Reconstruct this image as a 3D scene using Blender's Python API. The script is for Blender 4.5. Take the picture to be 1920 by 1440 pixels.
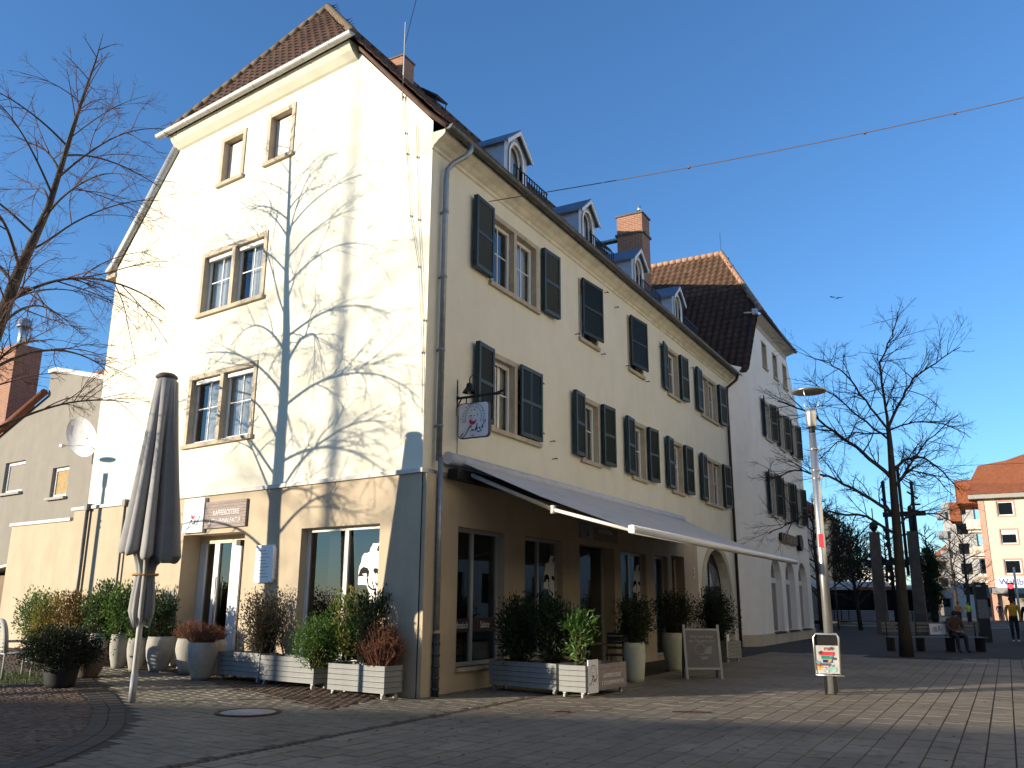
import bpy, bmesh, math, random
from mathutils import Vector, Matrix, Euler
from mathutils.geometry import tessellate_polygon, delaunay_2d_cdt
R = math.radians
rnd = random.Random(7)
scene = bpy.context.scene
COL = scene.collection
for o in list(bpy.data.objects): bpy.data.objects.remove(o)

# ---------------------------------------------------------------- camera
cam = bpy.data.cameras.new('camera'); camo = bpy.data.objects.new('camera', cam); COL.objects.link(camo)
cam.sensor_width = 36.0; cam.lens = 36.0*1611.55/1920.0; cam.clip_end = 3000; cam.clip_start = 0.1
camo.location = (8.4933, -12.0406, 1.5)
f_ = Vector((-0.47335771, 0.84559178, 0.24679348)); r_ = Vector((0.87327687, 0.48719089, 0.0057041)); u_ = r_.cross(f_)
camo.matrix_world = Matrix.Translation(camo.location) @ Matrix((r_, u_, -f_)).transposed().to_4x4()
scene.camera = camo
scene.render.resolution_x = 1024; scene.render.resolution_y = 768

# ---------------------------------------------------------------- sky and sun
SUN_AZ, SUN_EL = R(43.5), R(9.8)            # direction the light travels: azimuth from +Y towards +X, and its drop
w = bpy.data.worlds.new('World'); scene.world = w; w.use_nodes = True
nt = w.node_tree; bg = nt.nodes['Background']
sky = nt.nodes.new('ShaderNodeTexSky'); sky.sky_type = 'NISHITA'; sky.sun_disc = False
sky.sun_elevation = SUN_EL; sky.sun_rotation = SUN_AZ + math.pi
sky.altitude = 100; sky.air_density = 1.0; sky.dust_density = 0.0; sky.ozone_density = 5.0
nt.links.new(sky.outputs[0], bg.inputs[0]); bg.inputs[1].default_value = 0.15
sun = bpy.data.lights.new('sun', 'SUN'); sun.energy = 4.5; sun.angle = R(0.5); sun.color = (1.0, 0.88, 0.70)
suno = bpy.data.objects.new('sun', sun); COL.objects.link(suno); suno.location = (-30, -30, 40)
sd = Vector((math.sin(SUN_AZ)*math.cos(SUN_EL), math.cos(SUN_AZ)*math.cos(SUN_EL), -math.sin(SUN_EL)))
suno.rotation_euler = sd.to_track_quat('-Z', 'Y').to_euler()
scene.view_settings.view_transform = 'Standard'; scene.view_settings.look = 'None'
scene.view_settings.exposure = 0.95; scene.view_settings.gamma = 1.0; scene.view_settings.use_curve_mapping = False
scene.render.engine = 'CYCLES'
scene.cycles.max_bounces = 8; scene.cycles.transparent_max_bounces = 16

# ---------------------------------------------------------------- materials
MATS = {}
def mat(name, col, rough=0.8, var=0.12, scale=6.0, bump=0.0, bscale=60.0, metal=0.0, spec=0.3, col2=None, stretch=(1,1,1), dirt=0.0, dscale=1.2, dz=0.45):
    if name in MATS: return MATS[name]
    m = bpy.data.materials.new(name); m.use_nodes = True; n = m.node_tree.nodes; l = m.node_tree.links
    b = n['Principled BSDF']; b.inputs['Roughness'].default_value = rough; b.inputs['Metallic'].default_value = metal
    b.inputs['Specular IOR Level'].default_value = spec
    tc = n.new('ShaderNodeTexCoord'); mp = n.new('ShaderNodeMapping'); mp.inputs['Scale'].default_value = stretch
    l.new(tc.outputs['Object'], mp.inputs[0])
    nz = n.new('ShaderNodeTexNoise'); nz.inputs['Scale'].default_value = scale; nz.inputs['Detail'].default_value = 6; nz.inputs['Roughness'].default_value = 0.6
    l.new(mp.outputs[0], nz.inputs['Vector'])
    cr = n.new('ShaderNodeValToRGB'); cr.color_ramp.elements[0].position = 0.3; cr.color_ramp.elements[1].position = 0.7
    c = Vector(col); c2 = Vector(col2) if col2 else c*(1+var)
    a = c*(1-var) if not col2 else c
    cr.color_ramp.elements[0].color = (*a, 1); cr.color_ramp.elements[1].color = (*[min(1, x) for x in c2], 1)
    l.new(nz.outputs[0], cr.inputs[0]); out = cr.outputs[0]
    if dirt:
        n2 = n.new('ShaderNodeTexNoise'); n2.inputs['Scale'].default_value = dscale; n2.inputs['Detail'].default_value = 8; n2.inputs['Roughness'].default_value = 0.65
        mp2 = n.new('ShaderNodeMapping'); mp2.inputs['Scale'].default_value = (1, 1, dz); l.new(tc.outputs['Object'], mp2.inputs[0]); l.new(mp2.outputs[0], n2.inputs['Vector'])
        r2 = n.new('ShaderNodeValToRGB'); r2.color_ramp.elements[0].position = 0.42; r2.color_ramp.elements[1].position = 0.72
        r2.color_ramp.elements[0].color = (1, 1, 1, 1); r2.color_ramp.elements[1].color = (1-dirt, 1-dirt*1.05, 1-dirt*1.15, 1)
        l.new(n2.outputs[0], r2.inputs[0])
        mx = n.new('ShaderNodeMix'); mx.data_type = 'RGBA'; mx.blend_type = 'MULTIPLY'; mx.inputs[0].default_value = 1
        l.new(out, mx.inputs[6]); l.new(r2.outputs[0], mx.inputs[7]); out = mx.outputs[2]
    l.new(out, b.inputs['Base Color'])
    if bump:
        nb = n.new('ShaderNodeTexNoise'); nb.inputs['Scale'].default_value = bscale; nb.inputs['Detail'].default_value = 4; l.new(mp.outputs[0], nb.inputs['Vector'])
        bp = n.new('ShaderNodeBump'); bp.inputs['Strength'].default_value = bump; bp.inputs['Distance'].default_value = 0.01
        l.new(nb.outputs[0], bp.inputs['Height']); l.new(bp.outputs[0], b.inputs['Normal'])
    MATS[name] = m; return m
def perobj(name, cols, rough=0.85, bump=0.3, bscale=40, var=0.12):
    """colour picked per object (random) plus noise: for stones, tiles"""
    m = mat(name, cols[0], rough, var, 9.0, bump, bscale)
    n = m.node_tree.nodes; l = m.node_tree.links; b = n['Principled BSDF']
    oi = n.new('ShaderNodeObjectInfo'); cr = n.new('ShaderNodeValToRGB')
    e = cr.color_ramp.elements
    while len(e) < len(cols): e.new(0.5)
    for i, c in enumerate(cols): e[i].position = i/(len(cols)-1); e[i].color = (*c, 1)
    l.new(oi.outputs['Random'], cr.inputs[0])
    old = b.inputs['Base Color'].links[0].from_socket
    mx = n.new('ShaderNodeMix'); mx.data_type = 'RGBA'; mx.inputs[0].default_value = 0.6
    l.new(old, mx.inputs[6]); l.new(cr.outputs[0], mx.inputs[7])
    g = n.new('ShaderNodeNewGeometry'); out = mx.outputs[2]
    for sc, lo, hi, dk in ((0.55, .40, .70, .66), (5.5, .52, .68, .72), (38.0, .66, .72, .55)):
        nn = n.new('ShaderNodeTexNoise'); nn.inputs['Scale'].default_value = sc; nn.inputs['Detail'].default_value = 5; l.new(g.outputs['Position'], nn.inputs['Vector'])
        r2 = n.new('ShaderNodeValToRGB'); r2.color_ramp.elements[0].position = lo; r2.color_ramp.elements[1].position = hi; r2.color_ramp.elements[0].color = (1, 1, 1, 1); r2.color_ramp.elements[1].color = (dk, dk*.98, dk*.95, 1)
        l.new(nn.outputs[0], r2.inputs[0]); m2 = n.new('ShaderNodeMix'); m2.data_type = 'RGBA'; m2.blend_type = 'MULTIPLY'; m2.inputs[0].default_value = 1
        l.new(out, m2.inputs[6]); l.new(r2.outputs[0], m2.inputs[7]); out = m2.outputs[2]
    l.new(out, b.inputs['Base Color'])
    return m
def leafmat(name, col, col2, rough=0.5, trans=0.35):
    if name in MATS: return MATS[name]
    m = bpy.data.materials.new(name); m.use_nodes = True; n = m.node_tree.nodes; l = m.node_tree.links
    b = n['Principled BSDF']; b.inputs['Roughness'].default_value = rough; b.inputs['Specular IOR Level'].default_value = 0.4
    g = n.new('ShaderNodeNewGeometry'); cr = n.new('ShaderNodeValToRGB'); cr.color_ramp.elements[0].color = (*col, 1); cr.color_ramp.elements[1].color = (*col2, 1)
    l.new(g.outputs['Random Per Island'], cr.inputs[0]); l.new(cr.outputs[0], b.inputs['Base Color'])
    t = n.new('ShaderNodeBsdfTranslucent'); l.new(cr.outputs[0], t.inputs[0]); mx = n.new('ShaderNodeMixShader'); mx.inputs[0].default_value = trans
    l.new(b.outputs[0], mx.inputs[1]); l.new(t.outputs[0], mx.inputs[2]); l.new(mx.outputs[0], n['Material Output'].inputs[0])
    MATS[name] = m; return m
def glassmat(name='window_glass', tint=(0.75, 0.78, 0.78), ior=1.55, rough=0.015):
    if name in MATS: return MATS[name]
    m = bpy.data.materials.new(name); m.use_nodes = True; n = m.node_tree.nodes; l = m.node_tree.links
    n.remove(n['Principled BSDF'])
    fr = n.new('ShaderNodeFresnel'); fr.inputs[0].default_value = ior
    nz = n.new('ShaderNodeTexNoise'); nz.inputs['Scale'].default_value = 1.5; bp = n.new('ShaderNodeBump'); bp.inputs['Strength'].default_value = 0.05; bp.inputs['Distance'].default_value = 0.02
    l.new(nz.outputs[0], bp.inputs['Height'])
    tr = n.new('ShaderNodeBsdfTransparent'); tr.inputs[0].default_value = (*tint, 1)
    gl = n.new('ShaderNodeBsdfGlossy'); gl.inputs['Roughness'].default_value = rough; l.new(bp.outputs[0], gl.inputs['Normal'])
    mx = n.new('ShaderNodeMixShader'); ad = n.new('ShaderNodeMath'); ad.operation = 'MULTIPLY_ADD'; ad.inputs[1].default_value = 1.6; ad.inputs[2].default_value = 0.03
    l.new(fr.outputs[0], ad.inputs[0]); l.new(ad.outputs[0], mx.inputs[0]); l.new(tr.outputs[0], mx.inputs[1]); l.new(gl.outputs[0], mx.inputs[2])
    l.new(mx.outputs[0], n['Material Output'].inputs[0]); MATS[name] = m; return m
def emit(name, col, s):
    if name in MATS: return MATS[name]
    m = bpy.data.materials.new(name); m.use_nodes = True; n = m.node_tree.nodes; b = n['Principled BSDF']
    b.inputs['Base Color'].default_value = (*col, 1); b.inputs['Emission Color'].default_value = (*col, 1); b.inputs['Emission Strength'].default_value = s
    MATS[name] = m; return m

# ---------------------------------------------------------------- mesh building
def inpoly(x, y, P):
    c = False; j = len(P)-1
    for i in range(len(P)):
        if (P[i][1] > y) != (P[j][1] > y) and x < (P[j][0]-P[i][0])*(y-P[i][1])/(P[j][1]-P[i][1])+P[i][0]: c = not c
        j = i
    return c
class MB:
    def __init__(s): s.v = []; s.f = []; s.m = []; s.sm = []
    def add(s, vs, fs, mi=0, smooth=False):
        k = len(s.v); s.v += [tuple(x) for x in vs]; s.f += [tuple(i+k for i in f) for f in fs]; s.m += [mi]*len(fs); s.sm += [smooth]*len(fs); return s
    def box(s, x0, x1, y0, y1, z0, z1, mi=0, M=None):
        vs = [Vector((x, y, z)) for x in (x0, x1) for y in (y0, y1) for z in (z0, z1)]
        if M: vs = [M @ v for v in vs]
        return s.add(vs, [(0,1,3,2),(4,6,7,5),(0,4,5,1),(2,3,7,6),(0,2,6,4),(1,5,7,3)], mi)
    def quad(s, a, b, c, d, mi=0): return s.add([a, b, c, d], [(0,1,2,3)], mi)
    def tube(s, pts, rad, n=6, mi=0, cap=True, smooth=True):
        pts = [Vector(p) for p in pts]
        if not hasattr(rad, '__len__'): rad = [rad]*len(pts)
        k0 = len(s.v); ref = None
        for i, p in enumerate(pts):
            t = (pts[min(i+1, len(pts)-1)] - pts[max(i-1, 0)])
            if t.length < 1e-9: t = Vector((0,0,1))
            t.normalize()
            if ref is None: ref = t.orthogonal().normalized()
            else:
                ref = ref - t*ref.dot(t)
                ref = ref.normalized() if ref.length > 1e-6 else t.orthogonal().normalized()
            b = t.cross(ref)
            for j in range(n):
                a = 2*math.pi*j/n; q = p + (ref*math.cos(a) + b*math.sin(a))*rad[i]; s.v.append((q.x, q.y, q.z))
        for i in range(len(pts)-1):
            for j in range(n):
                s.f.append((k0+i*n+j, k0+i*n+(j+1)%n, k0+(i+1)*n+(j+1)%n, k0+(i+1)*n+j)); s.m.append(mi); s.sm.append(smooth)
        if cap and n > 3:
            s.f.append(tuple(k0+j for j in range(n))[::-1]); s.m.append(mi); s.sm.append(False)
            e = k0+(len(pts)-1)*n; s.f.append(tuple(e+j for j in range(n))); s.m.append(mi); s.sm.append(False)
        return s
    def lathe(s, prof, n=20, c=(0,0,0), mi=0, smooth=True, jit=None):
        k0 = len(s.v)
        for i, (r, z) in enumerate(prof):
            for j in range(n):
                a = 2*math.pi*j/n; rr = r*(jit(a, z) if jit else 1); s.v.append((c[0]+rr*math.cos(a), c[1]+rr*math.sin(a), c[2]+z))
        for i in range(len(prof)-1):
            for j in range(n):
                s.f.append((k0+i*n+j, k0+i*n+(j+1)%n, k0+(i+1)*n+(j+1)%n, k0+(i+1)*n+j)); s.m.append(mi); s.sm.append(smooth)
        return s
    def disc(s, c, r, axis=(0,0,1), n=20, mi=0):
        ax = Vector(axis).normalized(); a = ax.orthogonal().normalized(); b = ax.cross(a); c = Vector(c)
        return s.add([c + (a*math.cos(2*math.pi*j/n)+b*math.sin(2*math.pi*j/n))*r for j in range(n)], [tuple(range(n))], mi)
    def prism(s, poly, y0, y1, mi=0, M=None):
        """poly of (u,z) extruded along local y"""
        n = len(poly); a = [Vector((p[0], y0, p[1])) for p in poly]; b = [Vector((p[0], y1, p[1])) for p in poly]
        vs = a+b
        if M: vs = [M @ v for v in vs]
        return s.add(vs, [tuple(range(n)), tuple(range(2*n-1, n-1, -1))]+[(i, i+n, (i+1)%n+n, (i+1)%n) for i in range(n)], mi)
    def holed(s, outer, holes, y=0.0, depth=0.0, mi=0, mr=None):
        """flat wall (u,z) at local y with holes; reveals run back by depth"""
        loops = [outer]+holes
        flat = []; edges = []
        for L in loops:
            k = len(flat); flat += [Vector((p[0], p[1])) for p in L]; edges += [(k+i, k+(i+1) % len(L)) for i in range(len(L))]
        vo, eo, fo, _, _, _ = delaunay_2d_cdt(flat, edges, [], 0, 1e-6)
        keep = []
        for f in fo:
            c = sum((vo[i] for i in f), Vector((0, 0)))/len(f)
            if inpoly(c.x, c.y, outer) and not any(inpoly(c.x, c.y, h) for h in holes): keep.append(tuple(f))
        s.add([(p.x, y, p.y) for p in vo], keep, mi)
        if depth:
            for h in holes:
                n = len(h); s.add([(p[0], y, p[1]) for p in h]+[(p[0], y+depth, p[1]) for p in h], [(i, (i+1)%n, (i+1)%n+n, i+n) for i in range(n)], mi if mr is None else mr)
        return s
    def mesh(s, name, mats):
        me = bpy.data.meshes.new(name); me.from_pydata(s.v, [], s.f)
        for m in (mats if isinstance(mats, (list, tuple)) else [mats]): me.materials.append(m)
        if len(me.polygons) == len(s.m):
            me.polygons.foreach_set('material_index', s.m); me.polygons.foreach_set('use_smooth', s.sm)
        me.update(); return me
    def build(s, name, mats, parent=None, loc=(0,0,0), rz=0.0, **kw):
        return obj(name, s.mesh(name, mats), parent, loc, rz, **kw)
def obj(name, me, parent=None, loc=(0,0,0), rz=0.0, rot=None, label=None, cat=None, group=None, kind=None, mw=None, bevel=0):
    o = bpy.data.objects.new(name, me); COL.objects.link(o)
    o.location = loc; o.rotation_euler = rot if rot else (0, 0, rz)
    if mw is not None: o.matrix_world = mw
    if parent: o.parent = parent
    tag(o, label, cat, group, kind)
    if bevel:
        b = o.modifiers.new('bevel', 'BEVEL'); b.width = bevel; b.segments = 2; b.limit_method = 'ANGLE'
    return o
def tag(o, label=None, cat=None, group=None, kind=None):
    if label: o['label'] = label
    if cat: o['category'] = cat
    if group: o['group'] = group
    if kind: o['kind'] = kind
    return o
def thing(name, label, cat, loc=(0,0,0), rz=0.0, group=None, kind=None):
    return obj(name, None, None, loc, rz, label=label, cat=cat, group=group, kind=kind)
def dup(root, loc=None, rz=None, label=None, group=None, parent=None):
    c = root.copy(); COL.objects.link(c)
    if parent is not None: c.parent = parent
    if loc is not None: c.location = loc
    if rz is not None: c.rotation_euler = (0, 0, rz)
    if label: c['label'] = label
    if group: c['group'] = group
    for ch in root.children: dup(ch, parent=c)
    return c
def text(name, body, size, m, parent, M, ext=0.004, shear=0.0, align='CENTER', sx=1.0):
    cu = bpy.data.curves.new(name, 'FONT'); cu.body = body; cu.size = size; cu.extrude = ext; cu.shear = shear; cu.align_x = align; cu.align_y = 'CENTER'; cu.resolution_u = 3
    o = bpy.data.objects.new(name, cu); COL.objects.link(o); bpy.context.view_layer.update()
    me = bpy.data.meshes.new_from_object(o); bpy.data.objects.remove(o); me.materials.clear(); me.materials.append(m); me.transform(Matrix.Diagonal((sx, 1, 1, 1)))
    me.transform(M); return obj(name, me, parent)
# text standing on a facade whose front faces local -Y: text x -> u, text y -> z
def UP(u, y, z): return Matrix.Translation((u, y, z)) @ Matrix.Rotation(R(90), 4, 'X')
TH = R(7.2558)
G = Vector((-math.cos(TH), math.sin(TH), 0)); GN = Vector((-math.sin(TH), -math.cos(TH), 0))
RA = -TH; RB = R(90)         # facade frames: gable (u = -distance from corner), street front (u = y)
def gz(x, y): return 0.2*min(max(-x/8, 0), 1.6)*min(max((y+4)/4.2, 0), 1)

# palette
cream = mat('cream_render', (0.75, 0.705, 0.56), 0.9, 0.03, 2.0, 0.2, 90, dirt=0.085, dscale=1.3, dz=.28)
beige = mat('beige_render', (0.47, 0.385, 0.27), 0.9, 0.04, 2.5, 0.2, 90, dirt=0.15, dscale=1.5, dz=.3)
white_r = mat('white_render', (0.88, 0.84, 0.755), 0.9, 0.03, 2.0, 0.2, 90, dirt=0.085, dscale=1.3, dz=.28)
grey_r = mat('grey_render', (0.86, 0.70, 0.50), 0.9, 0.04, 2.0, 0.12, 90, dirt=0.15)
stone = mat('sandstone_trim', (0.47, 0.40, 0.29), 0.85, 0.12, 5, 0.2, 60, dirt=0.2, dscale=3)
wood_w = mat('white_window_frame', (0.72, 0.71, 0.68), 0.45, 0.03)
shut = mat('blue_green_shutter_paint', (0.010, 0.031, 0.034), 0.5, 0.25, 5, 0.1, 30, spec=0.5, dirt=0.25, dscale=4)
shutd = mat('dark_green_shutter_slats', (0.007, 0.016, 0.012), 0.6, 0.25, 8, spec=0.4)
zinc = mat('weathered_zinc', (0.30, 0.32, 0.33), 0.45, 0.18, 7, 0.05, 40, metal=0.55, spec=0.5, dirt=0.25, dscale=3)
zincd = mat('dark_zinc_gutter', (0.13, 0.13, 0.125), 0.5, 0.2, 7, metal=0.4, dirt=0.2, dscale=3)
zincl = mat('pale_zinc_gutter', (0.52, 0.51, 0.47), 0.5, 0.1, 7, metal=0.3, dirt=0.15, dscale=3)
copper = mat('brown_copper', (0.06, 0.035, 0.025), 0.5, 0.2, 9, metal=0.4)
black = mat('black_iron', (0.014, 0.014, 0.014), 0.55, 0.2, 12)
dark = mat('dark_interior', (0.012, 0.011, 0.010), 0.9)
curtain = mat('white_curtain', (0.60, 0.62, 0.64), 0.9, 0.12, 14, stretch=(14, 1, 0.2))
glass = glassmat()
steel = mat('brushed_steel', (0.62, 0.62, 0.60), 0.32, 0.06, 5, metal=0.85, stretch=(1, 1, 8))
tileb = mat('brown_roof_tile', (0.085, 0.045, 0.030), 0.75, 0.35, 4, 0.2, 40, dirt=0.2, dscale=3)
tileb_o = perobj('brown_roof_tile_piece', [(0.06, 0.033, 0.024), (0.10, 0.05, 0.032), (0.13, 0.065, 0.04)], 0.75)
tiler = mat('red_roof_tile', (0.22, 0.075, 0.035), 0.8, 0.3, 4, 0.2, 40, dirt=0.2, dscale=3)
tiler_o = perobj('red_roof_tile_piece', [(0.20, 0.085, 0.045), (0.27, 0.12, 0.06), (0.31, 0.15, 0.08)], 0.8)
tileo = mat('orange_roof_tile', (0.26, 0.085, 0.036), 0.8, 0.2, 3, dirt=0.15)
brick = perobj('red_brick', [(0.22, 0.085, 0.045), (0.30, 0.125, 0.07), (0.36, 0.17, 0.10)], 0.9)
mortar = mat('grey_mortar', (0.30, 0.26, 0.22), 0.95)
tile2 = mat('dark_brown_pantile', (0.075, 0.040, 0.026), 0.85, 0.3, 4, 0.2, 40, dirt=0.25, dscale=3)
tile2_o = perobj('dark_brown_pantile_piece', [(0.10, 0.055, 0.034), (0.14, 0.078, 0.048), (0.17, 0.10, 0.06)], 0.85)
barkm = mat('dark_bark', (0.060, 0.048, 0.038), 0.95, 0.35, 12, 0.6, 30, stretch=(1, 1, 0.25))
barkf = mat('greenish_bark', (0.045, 0.036, 0.026), 0.95, 0.35, 12, 0.6, 30, stretch=(1, 1, 0.25))
twig = mat('brown_twigs', (0.075, 0.045, 0.034), 0.95, 0.25, 5)
twigr = mat('reddish_twigs', (0.13, 0.065, 0.045), 0.95, 0.25, 5)
twigf = mat('dark_twigs', (0.030, 0.026, 0.024), 0.95, 0.25, 5)
planterm = mat('grey_painted_slat', (0.25, 0.255, 0.245), 0.75, 0.12, 5, 0.2, 30, stretch=(0.3, 1, 6), dirt=0.2, dscale=4)
potm = mat('rough_stone_pot', (0.34, 0.325, 0.285), 0.9, 0.12, 8, 0.7, 28, dirt=0.2, dscale=4)
potg = mat('pale_green_pot', (0.46, 0.47, 0.36), 0.85, 0.1, 8, 0.4, 28)
soil = mat('dark_soil', (0.03, 0.02, 0.014), 1.0, 0.3, 20, 0.5, 30)
signw = mat('white_sign_panel', (0.80, 0.79, 0.78), 0.35, 0.02)
printk = mat('dark_print', (0.03, 0.03, 0.035), 0.6)
printr = mat('red_print', (0.50, 0.03, 0.05), 0.6)
signwood = mat('weathered_sign_wood', (0.30, 0.24, 0.21), 0.85, 0.25, 6, 0.3, 30, stretch=(1, 1, 14))
printw = mat('white_print', (0.75, 0.73, 0.72), 0.6)
# ================================================================ GROUND
def view(p):                     # rough test whether a ground point can be in the picture (used only to choose which stones become single objects)
    v = Vector(p)-camo.location; z = v.dot(f_)
    if z < 0.5: return None
    x = v.dot(r_)/z*1611.5; y = v.dot(u_)/z*1611.5
    return z if abs(x) < 1010 and abs(y) < 790 else None
asphalt = mat('dark_joint_sand', (0.05, 0.042, 0.032), 0.95, 0.25, 3, 0.4, 60, dirt=0.25, dscale=0.6)
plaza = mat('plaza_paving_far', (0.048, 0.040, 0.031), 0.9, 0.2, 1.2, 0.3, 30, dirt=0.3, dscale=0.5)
def ground_sheet():
    xs = [-500, -120, -60, -30, -20]+[-16+0.8*i for i in range(26)]+[8, 14, 30, 80, 200, 500]
    ys = [-300, -80, -30, -12, -8]+[-6+0.6*i for i in range(14)]+[4, 8, 16.0, 40, 120, 300, 700]
    m = MB(); m.v = [(x, y, gz(x, y)) for x in xs for y in ys]; n = len(ys)
    for i in range(len(xs)-1):
        for j in range(n-1):
            m.f.append((i*n+j, (i+1)*n+j, (i+1)*n+j+1, i*n+j+1)); m.m.append(0); m.sm.append(True)
    return m.build('ground', asphalt, kind='structure')
ground_sheet()
slab_m = perobj('grey_paving_slab', [(0.195, 0.165, 0.123), (0.232, 0.197, 0.147), (0.27, 0.232, 0.178)], 0.8, 0.35, 45, 0.2)
paver_m = perobj('small_grey_paver', [(0.165, 0.145, 0.107), (0.195, 0.172, 0.128), (0.225, 0.2, 0.15)], 0.85, 0.4, 45, 0.2)
cob_m = perobj('brown_cobble', [(0.10, 0.07, 0.05), (0.15, 0.105, 0.075), (0.20, 0.15, 0.11)], 0.8, 0.5, 40, 0.25)
clink_m = perobj('brown_clinker', [(0.075, 0.05, 0.035), (0.10, 0.065, 0.045), (0.13, 0.085, 0.055)], 0.85, 0.4, 40, 0.25)
ring_m = mat('dark_kerb_stone', (0.050, 0.043, 0.037), 0.85, 0.25, 8, 0.4, 40)
def unit(name, m, c=0.03, top=0.5):
    b = MB(); i = 0.5-c
    vs = [(-.5,-.5,-1),(.5,-.5,-1),(.5,.5,-1),(-.5,.5,-1),(-.5,-.5,-.25),(.5,-.5,-.25),(.5,.5,-.25),(-.5,.5,-.25),(-i,-i,0),(i,-i,0),(i,i,0),(-i,i,0)]
    b.add(vs, [(0,1,5,4),(1,2,6,5),(2,3,7,6),(3,0,4,7),(4,5,9,8),(5,6,10,9),(6,7,11,10),(7,4,8,11),(8,9,10,11)])
    return b.mesh(name, m), b
def lay(parent_name, piece, pieces, m, th=0.03, c=0.03, maxn=300, lift=0.012):
    """pieces: (x, y, sx, sy, rz). The largest in view become objects, the rest one joined part"""
    me, ub = unit(piece, m, c)
    par = thing(parent_name, None, None, kind='structure')
    sc = []
    for p in pieces:
        d = view((p[0], p[1], gz(p[0], p[1]))); sc.append((p[2]*p[3]/d**3 if d else 0, p))
    sc.sort(key=lambda t: -t[0]); rest = MB()
    for k, (s, p) in enumerate(sc):
        z = gz(p[0], p[1])+lift+rnd.uniform(-.002, .002)
        if k < maxn and s > 0:
            o = obj(piece, me, par, (p[0], p[1], z), p[4]); o.scale = (p[2], p[3], th)
        else:
            M = Matrix.Translation((p[0], p[1], z)) @ Matrix.Rotation(p[4], 4, 'Z') @ Matrix.Diagonal((p[2], p[3], th, 1))
            rest.add([M @ Vector(v) for v in ub.v], ub.f)
    if rest.v: rest.build(piece, m, par, kind='stuff')
    return par
BORDER = [(-9.5, 0.6), (-7.3, -0.7), (-5.5, -1.75), (-3.94, -2.55), (-2.6, -3.4), (-1.89, -3.94), (-1.3, -4.4), (-0.87, -4.78), (-0.3, -5.4), (0.1, -5.95), (0.47, -6.5), (0.75, -7.3), (0.9, -8.5)]
def side(x, y):       # signed distance: positive on the street side of the curved border
    best = None
    for (ax, ay), (bx, by) in zip(BORDER, BORDER[1:]):
        dx, dy = bx-ax, by-ay; L = math.hypot(dx, dy); t = ((x-ax)*dx+(y-ay)*dy)/L/L; tc = max(0, min(1, t))
        d = math.hypot(x-ax-dx*tc, y-ay-dy*tc); sgn = -(dx*(y-ay)-dy*(x-ax)) 
        if best is None or d < best[0]: best = (d, sgn)
    return best[0]*(-1 if best[1] > 0 else 1)
CL = [(-6.4, 0.75), (-6.0, 0.15), (-0.1, -1.9), (-0.52, 0.05)]      # brown clinker strip in front of the gable
def inhouse(x, y): return x < 0.03 and y > -x*math.tan(TH)-0.03
# large slabs in strips along the street
P_ = []
x = 1.78
while x < 15:
    y = -9.0+rnd.random()*0.5
    while y < 17:
        L = rnd.choice((0.42, 0.52, 0.52, 0.62)); yc = y+L/2
        if view((x, yc, 0)): P_.append((x, yc, 0.256, L-0.012, 0))
        y += L
    x += 0.27
lay('street_paving', 'paving_slab', P_, slab_m, 0.05, 0.012)
# smaller pavers between the border and the slabs
P_ = []
for j in range(-60, 40):
    y = j*0.17
    for i in range(-60, 16):
        x = i*0.25+(0.125 if j % 2 else 0)
        a = R(-9); X = x*math.cos(a)-y*math.sin(a); Y = x*math.sin(a)+y*math.cos(a)
        if X < 1.50 and Y > -9 and Y < 3 and side(X, Y) > 0.13 and not inhouse(X, Y) and not inpoly(X, Y, CL) and view((X, Y, 0)): P_.append((X, Y, 0.245, 0.165, a))
lay('side_paving', 'paver', P_, paver_m, 0.05, 0.018, lift=0.007)
P_ = []
for j in range(-30, 40):
    for i in range(-80, 12):
        x = i*0.205+(0.1 if j % 2 else 0); y = j*0.102; a = R(-19); X = x*math.cos(a)-y*math.sin(a); Y = x*math.sin(a)+y*math.cos(a)
        if inpoly(X, Y, CL) and not inhouse(X, Y): P_.append((X, Y, 0.196, 0.095, a))
lay('clinker_strip', 'clinker', P_, clink_m, 0.05, 0.05)
P_ = []
for j in range(0, 110):
    for i in range(0, 130):
        X = -14+i*0.125+rnd.uniform(-.02, .02)+(0.06 if j % 2 else 0); Y = -9.5+j*0.105+rnd.uniform(-.015, .015)
        if side(X, Y) < -0.42 and Y < 1.6+0.02*X and not inhouse(X, Y) and view((X, Y, 0)): P_.append((X, Y, rnd.uniform(.09, .118), rnd.uniform(.08, .1), rnd.uniform(-.25, .25)))
lay('cobbled_bed', 'cobble', P_, cob_m, 0.05, 0.13, lift=0.014)
# dark curved border, in single kerb stones
kb = thing('curved_border', None, None, kind='structure'); pts = []
for (ax, ay), (bx, by) in zip(BORDER, BORDER[1:]):
    n = max(1, int(math.hypot(bx-ax, by-ay)/0.3))
    for k in range(n): pts.append((ax+(bx-ax)*k/n, ay+(by-ay)*k/n))
me, _ = unit('border_stone', ring_m, 0.02)
for a, b in zip(pts, pts[1:]):
    d = Vector((b[0]-a[0], b[1]-a[1], 0)); nrm = Vector((d.y, -d.x, 0)).normalized()
    for w_ in (0, 1):
        c = Vector(((a[0]+b[0])/2, (a[1]+b[1])/2, 0))+nrm*(-0.1-0.21*w_+0.0)*(-1 if side((a[0]+b[0])/2+nrm.x*.1, (a[1]+b[1])/2+nrm.y*.1) < 0 else 1)
        o = obj('border_stone', me, kb, (c.x, c.y, gz(c.x, c.y)+0.013), math.atan2(d.y, d.x)); o.scale = (d.length-0.01, 0.2, 0.05)
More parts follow.
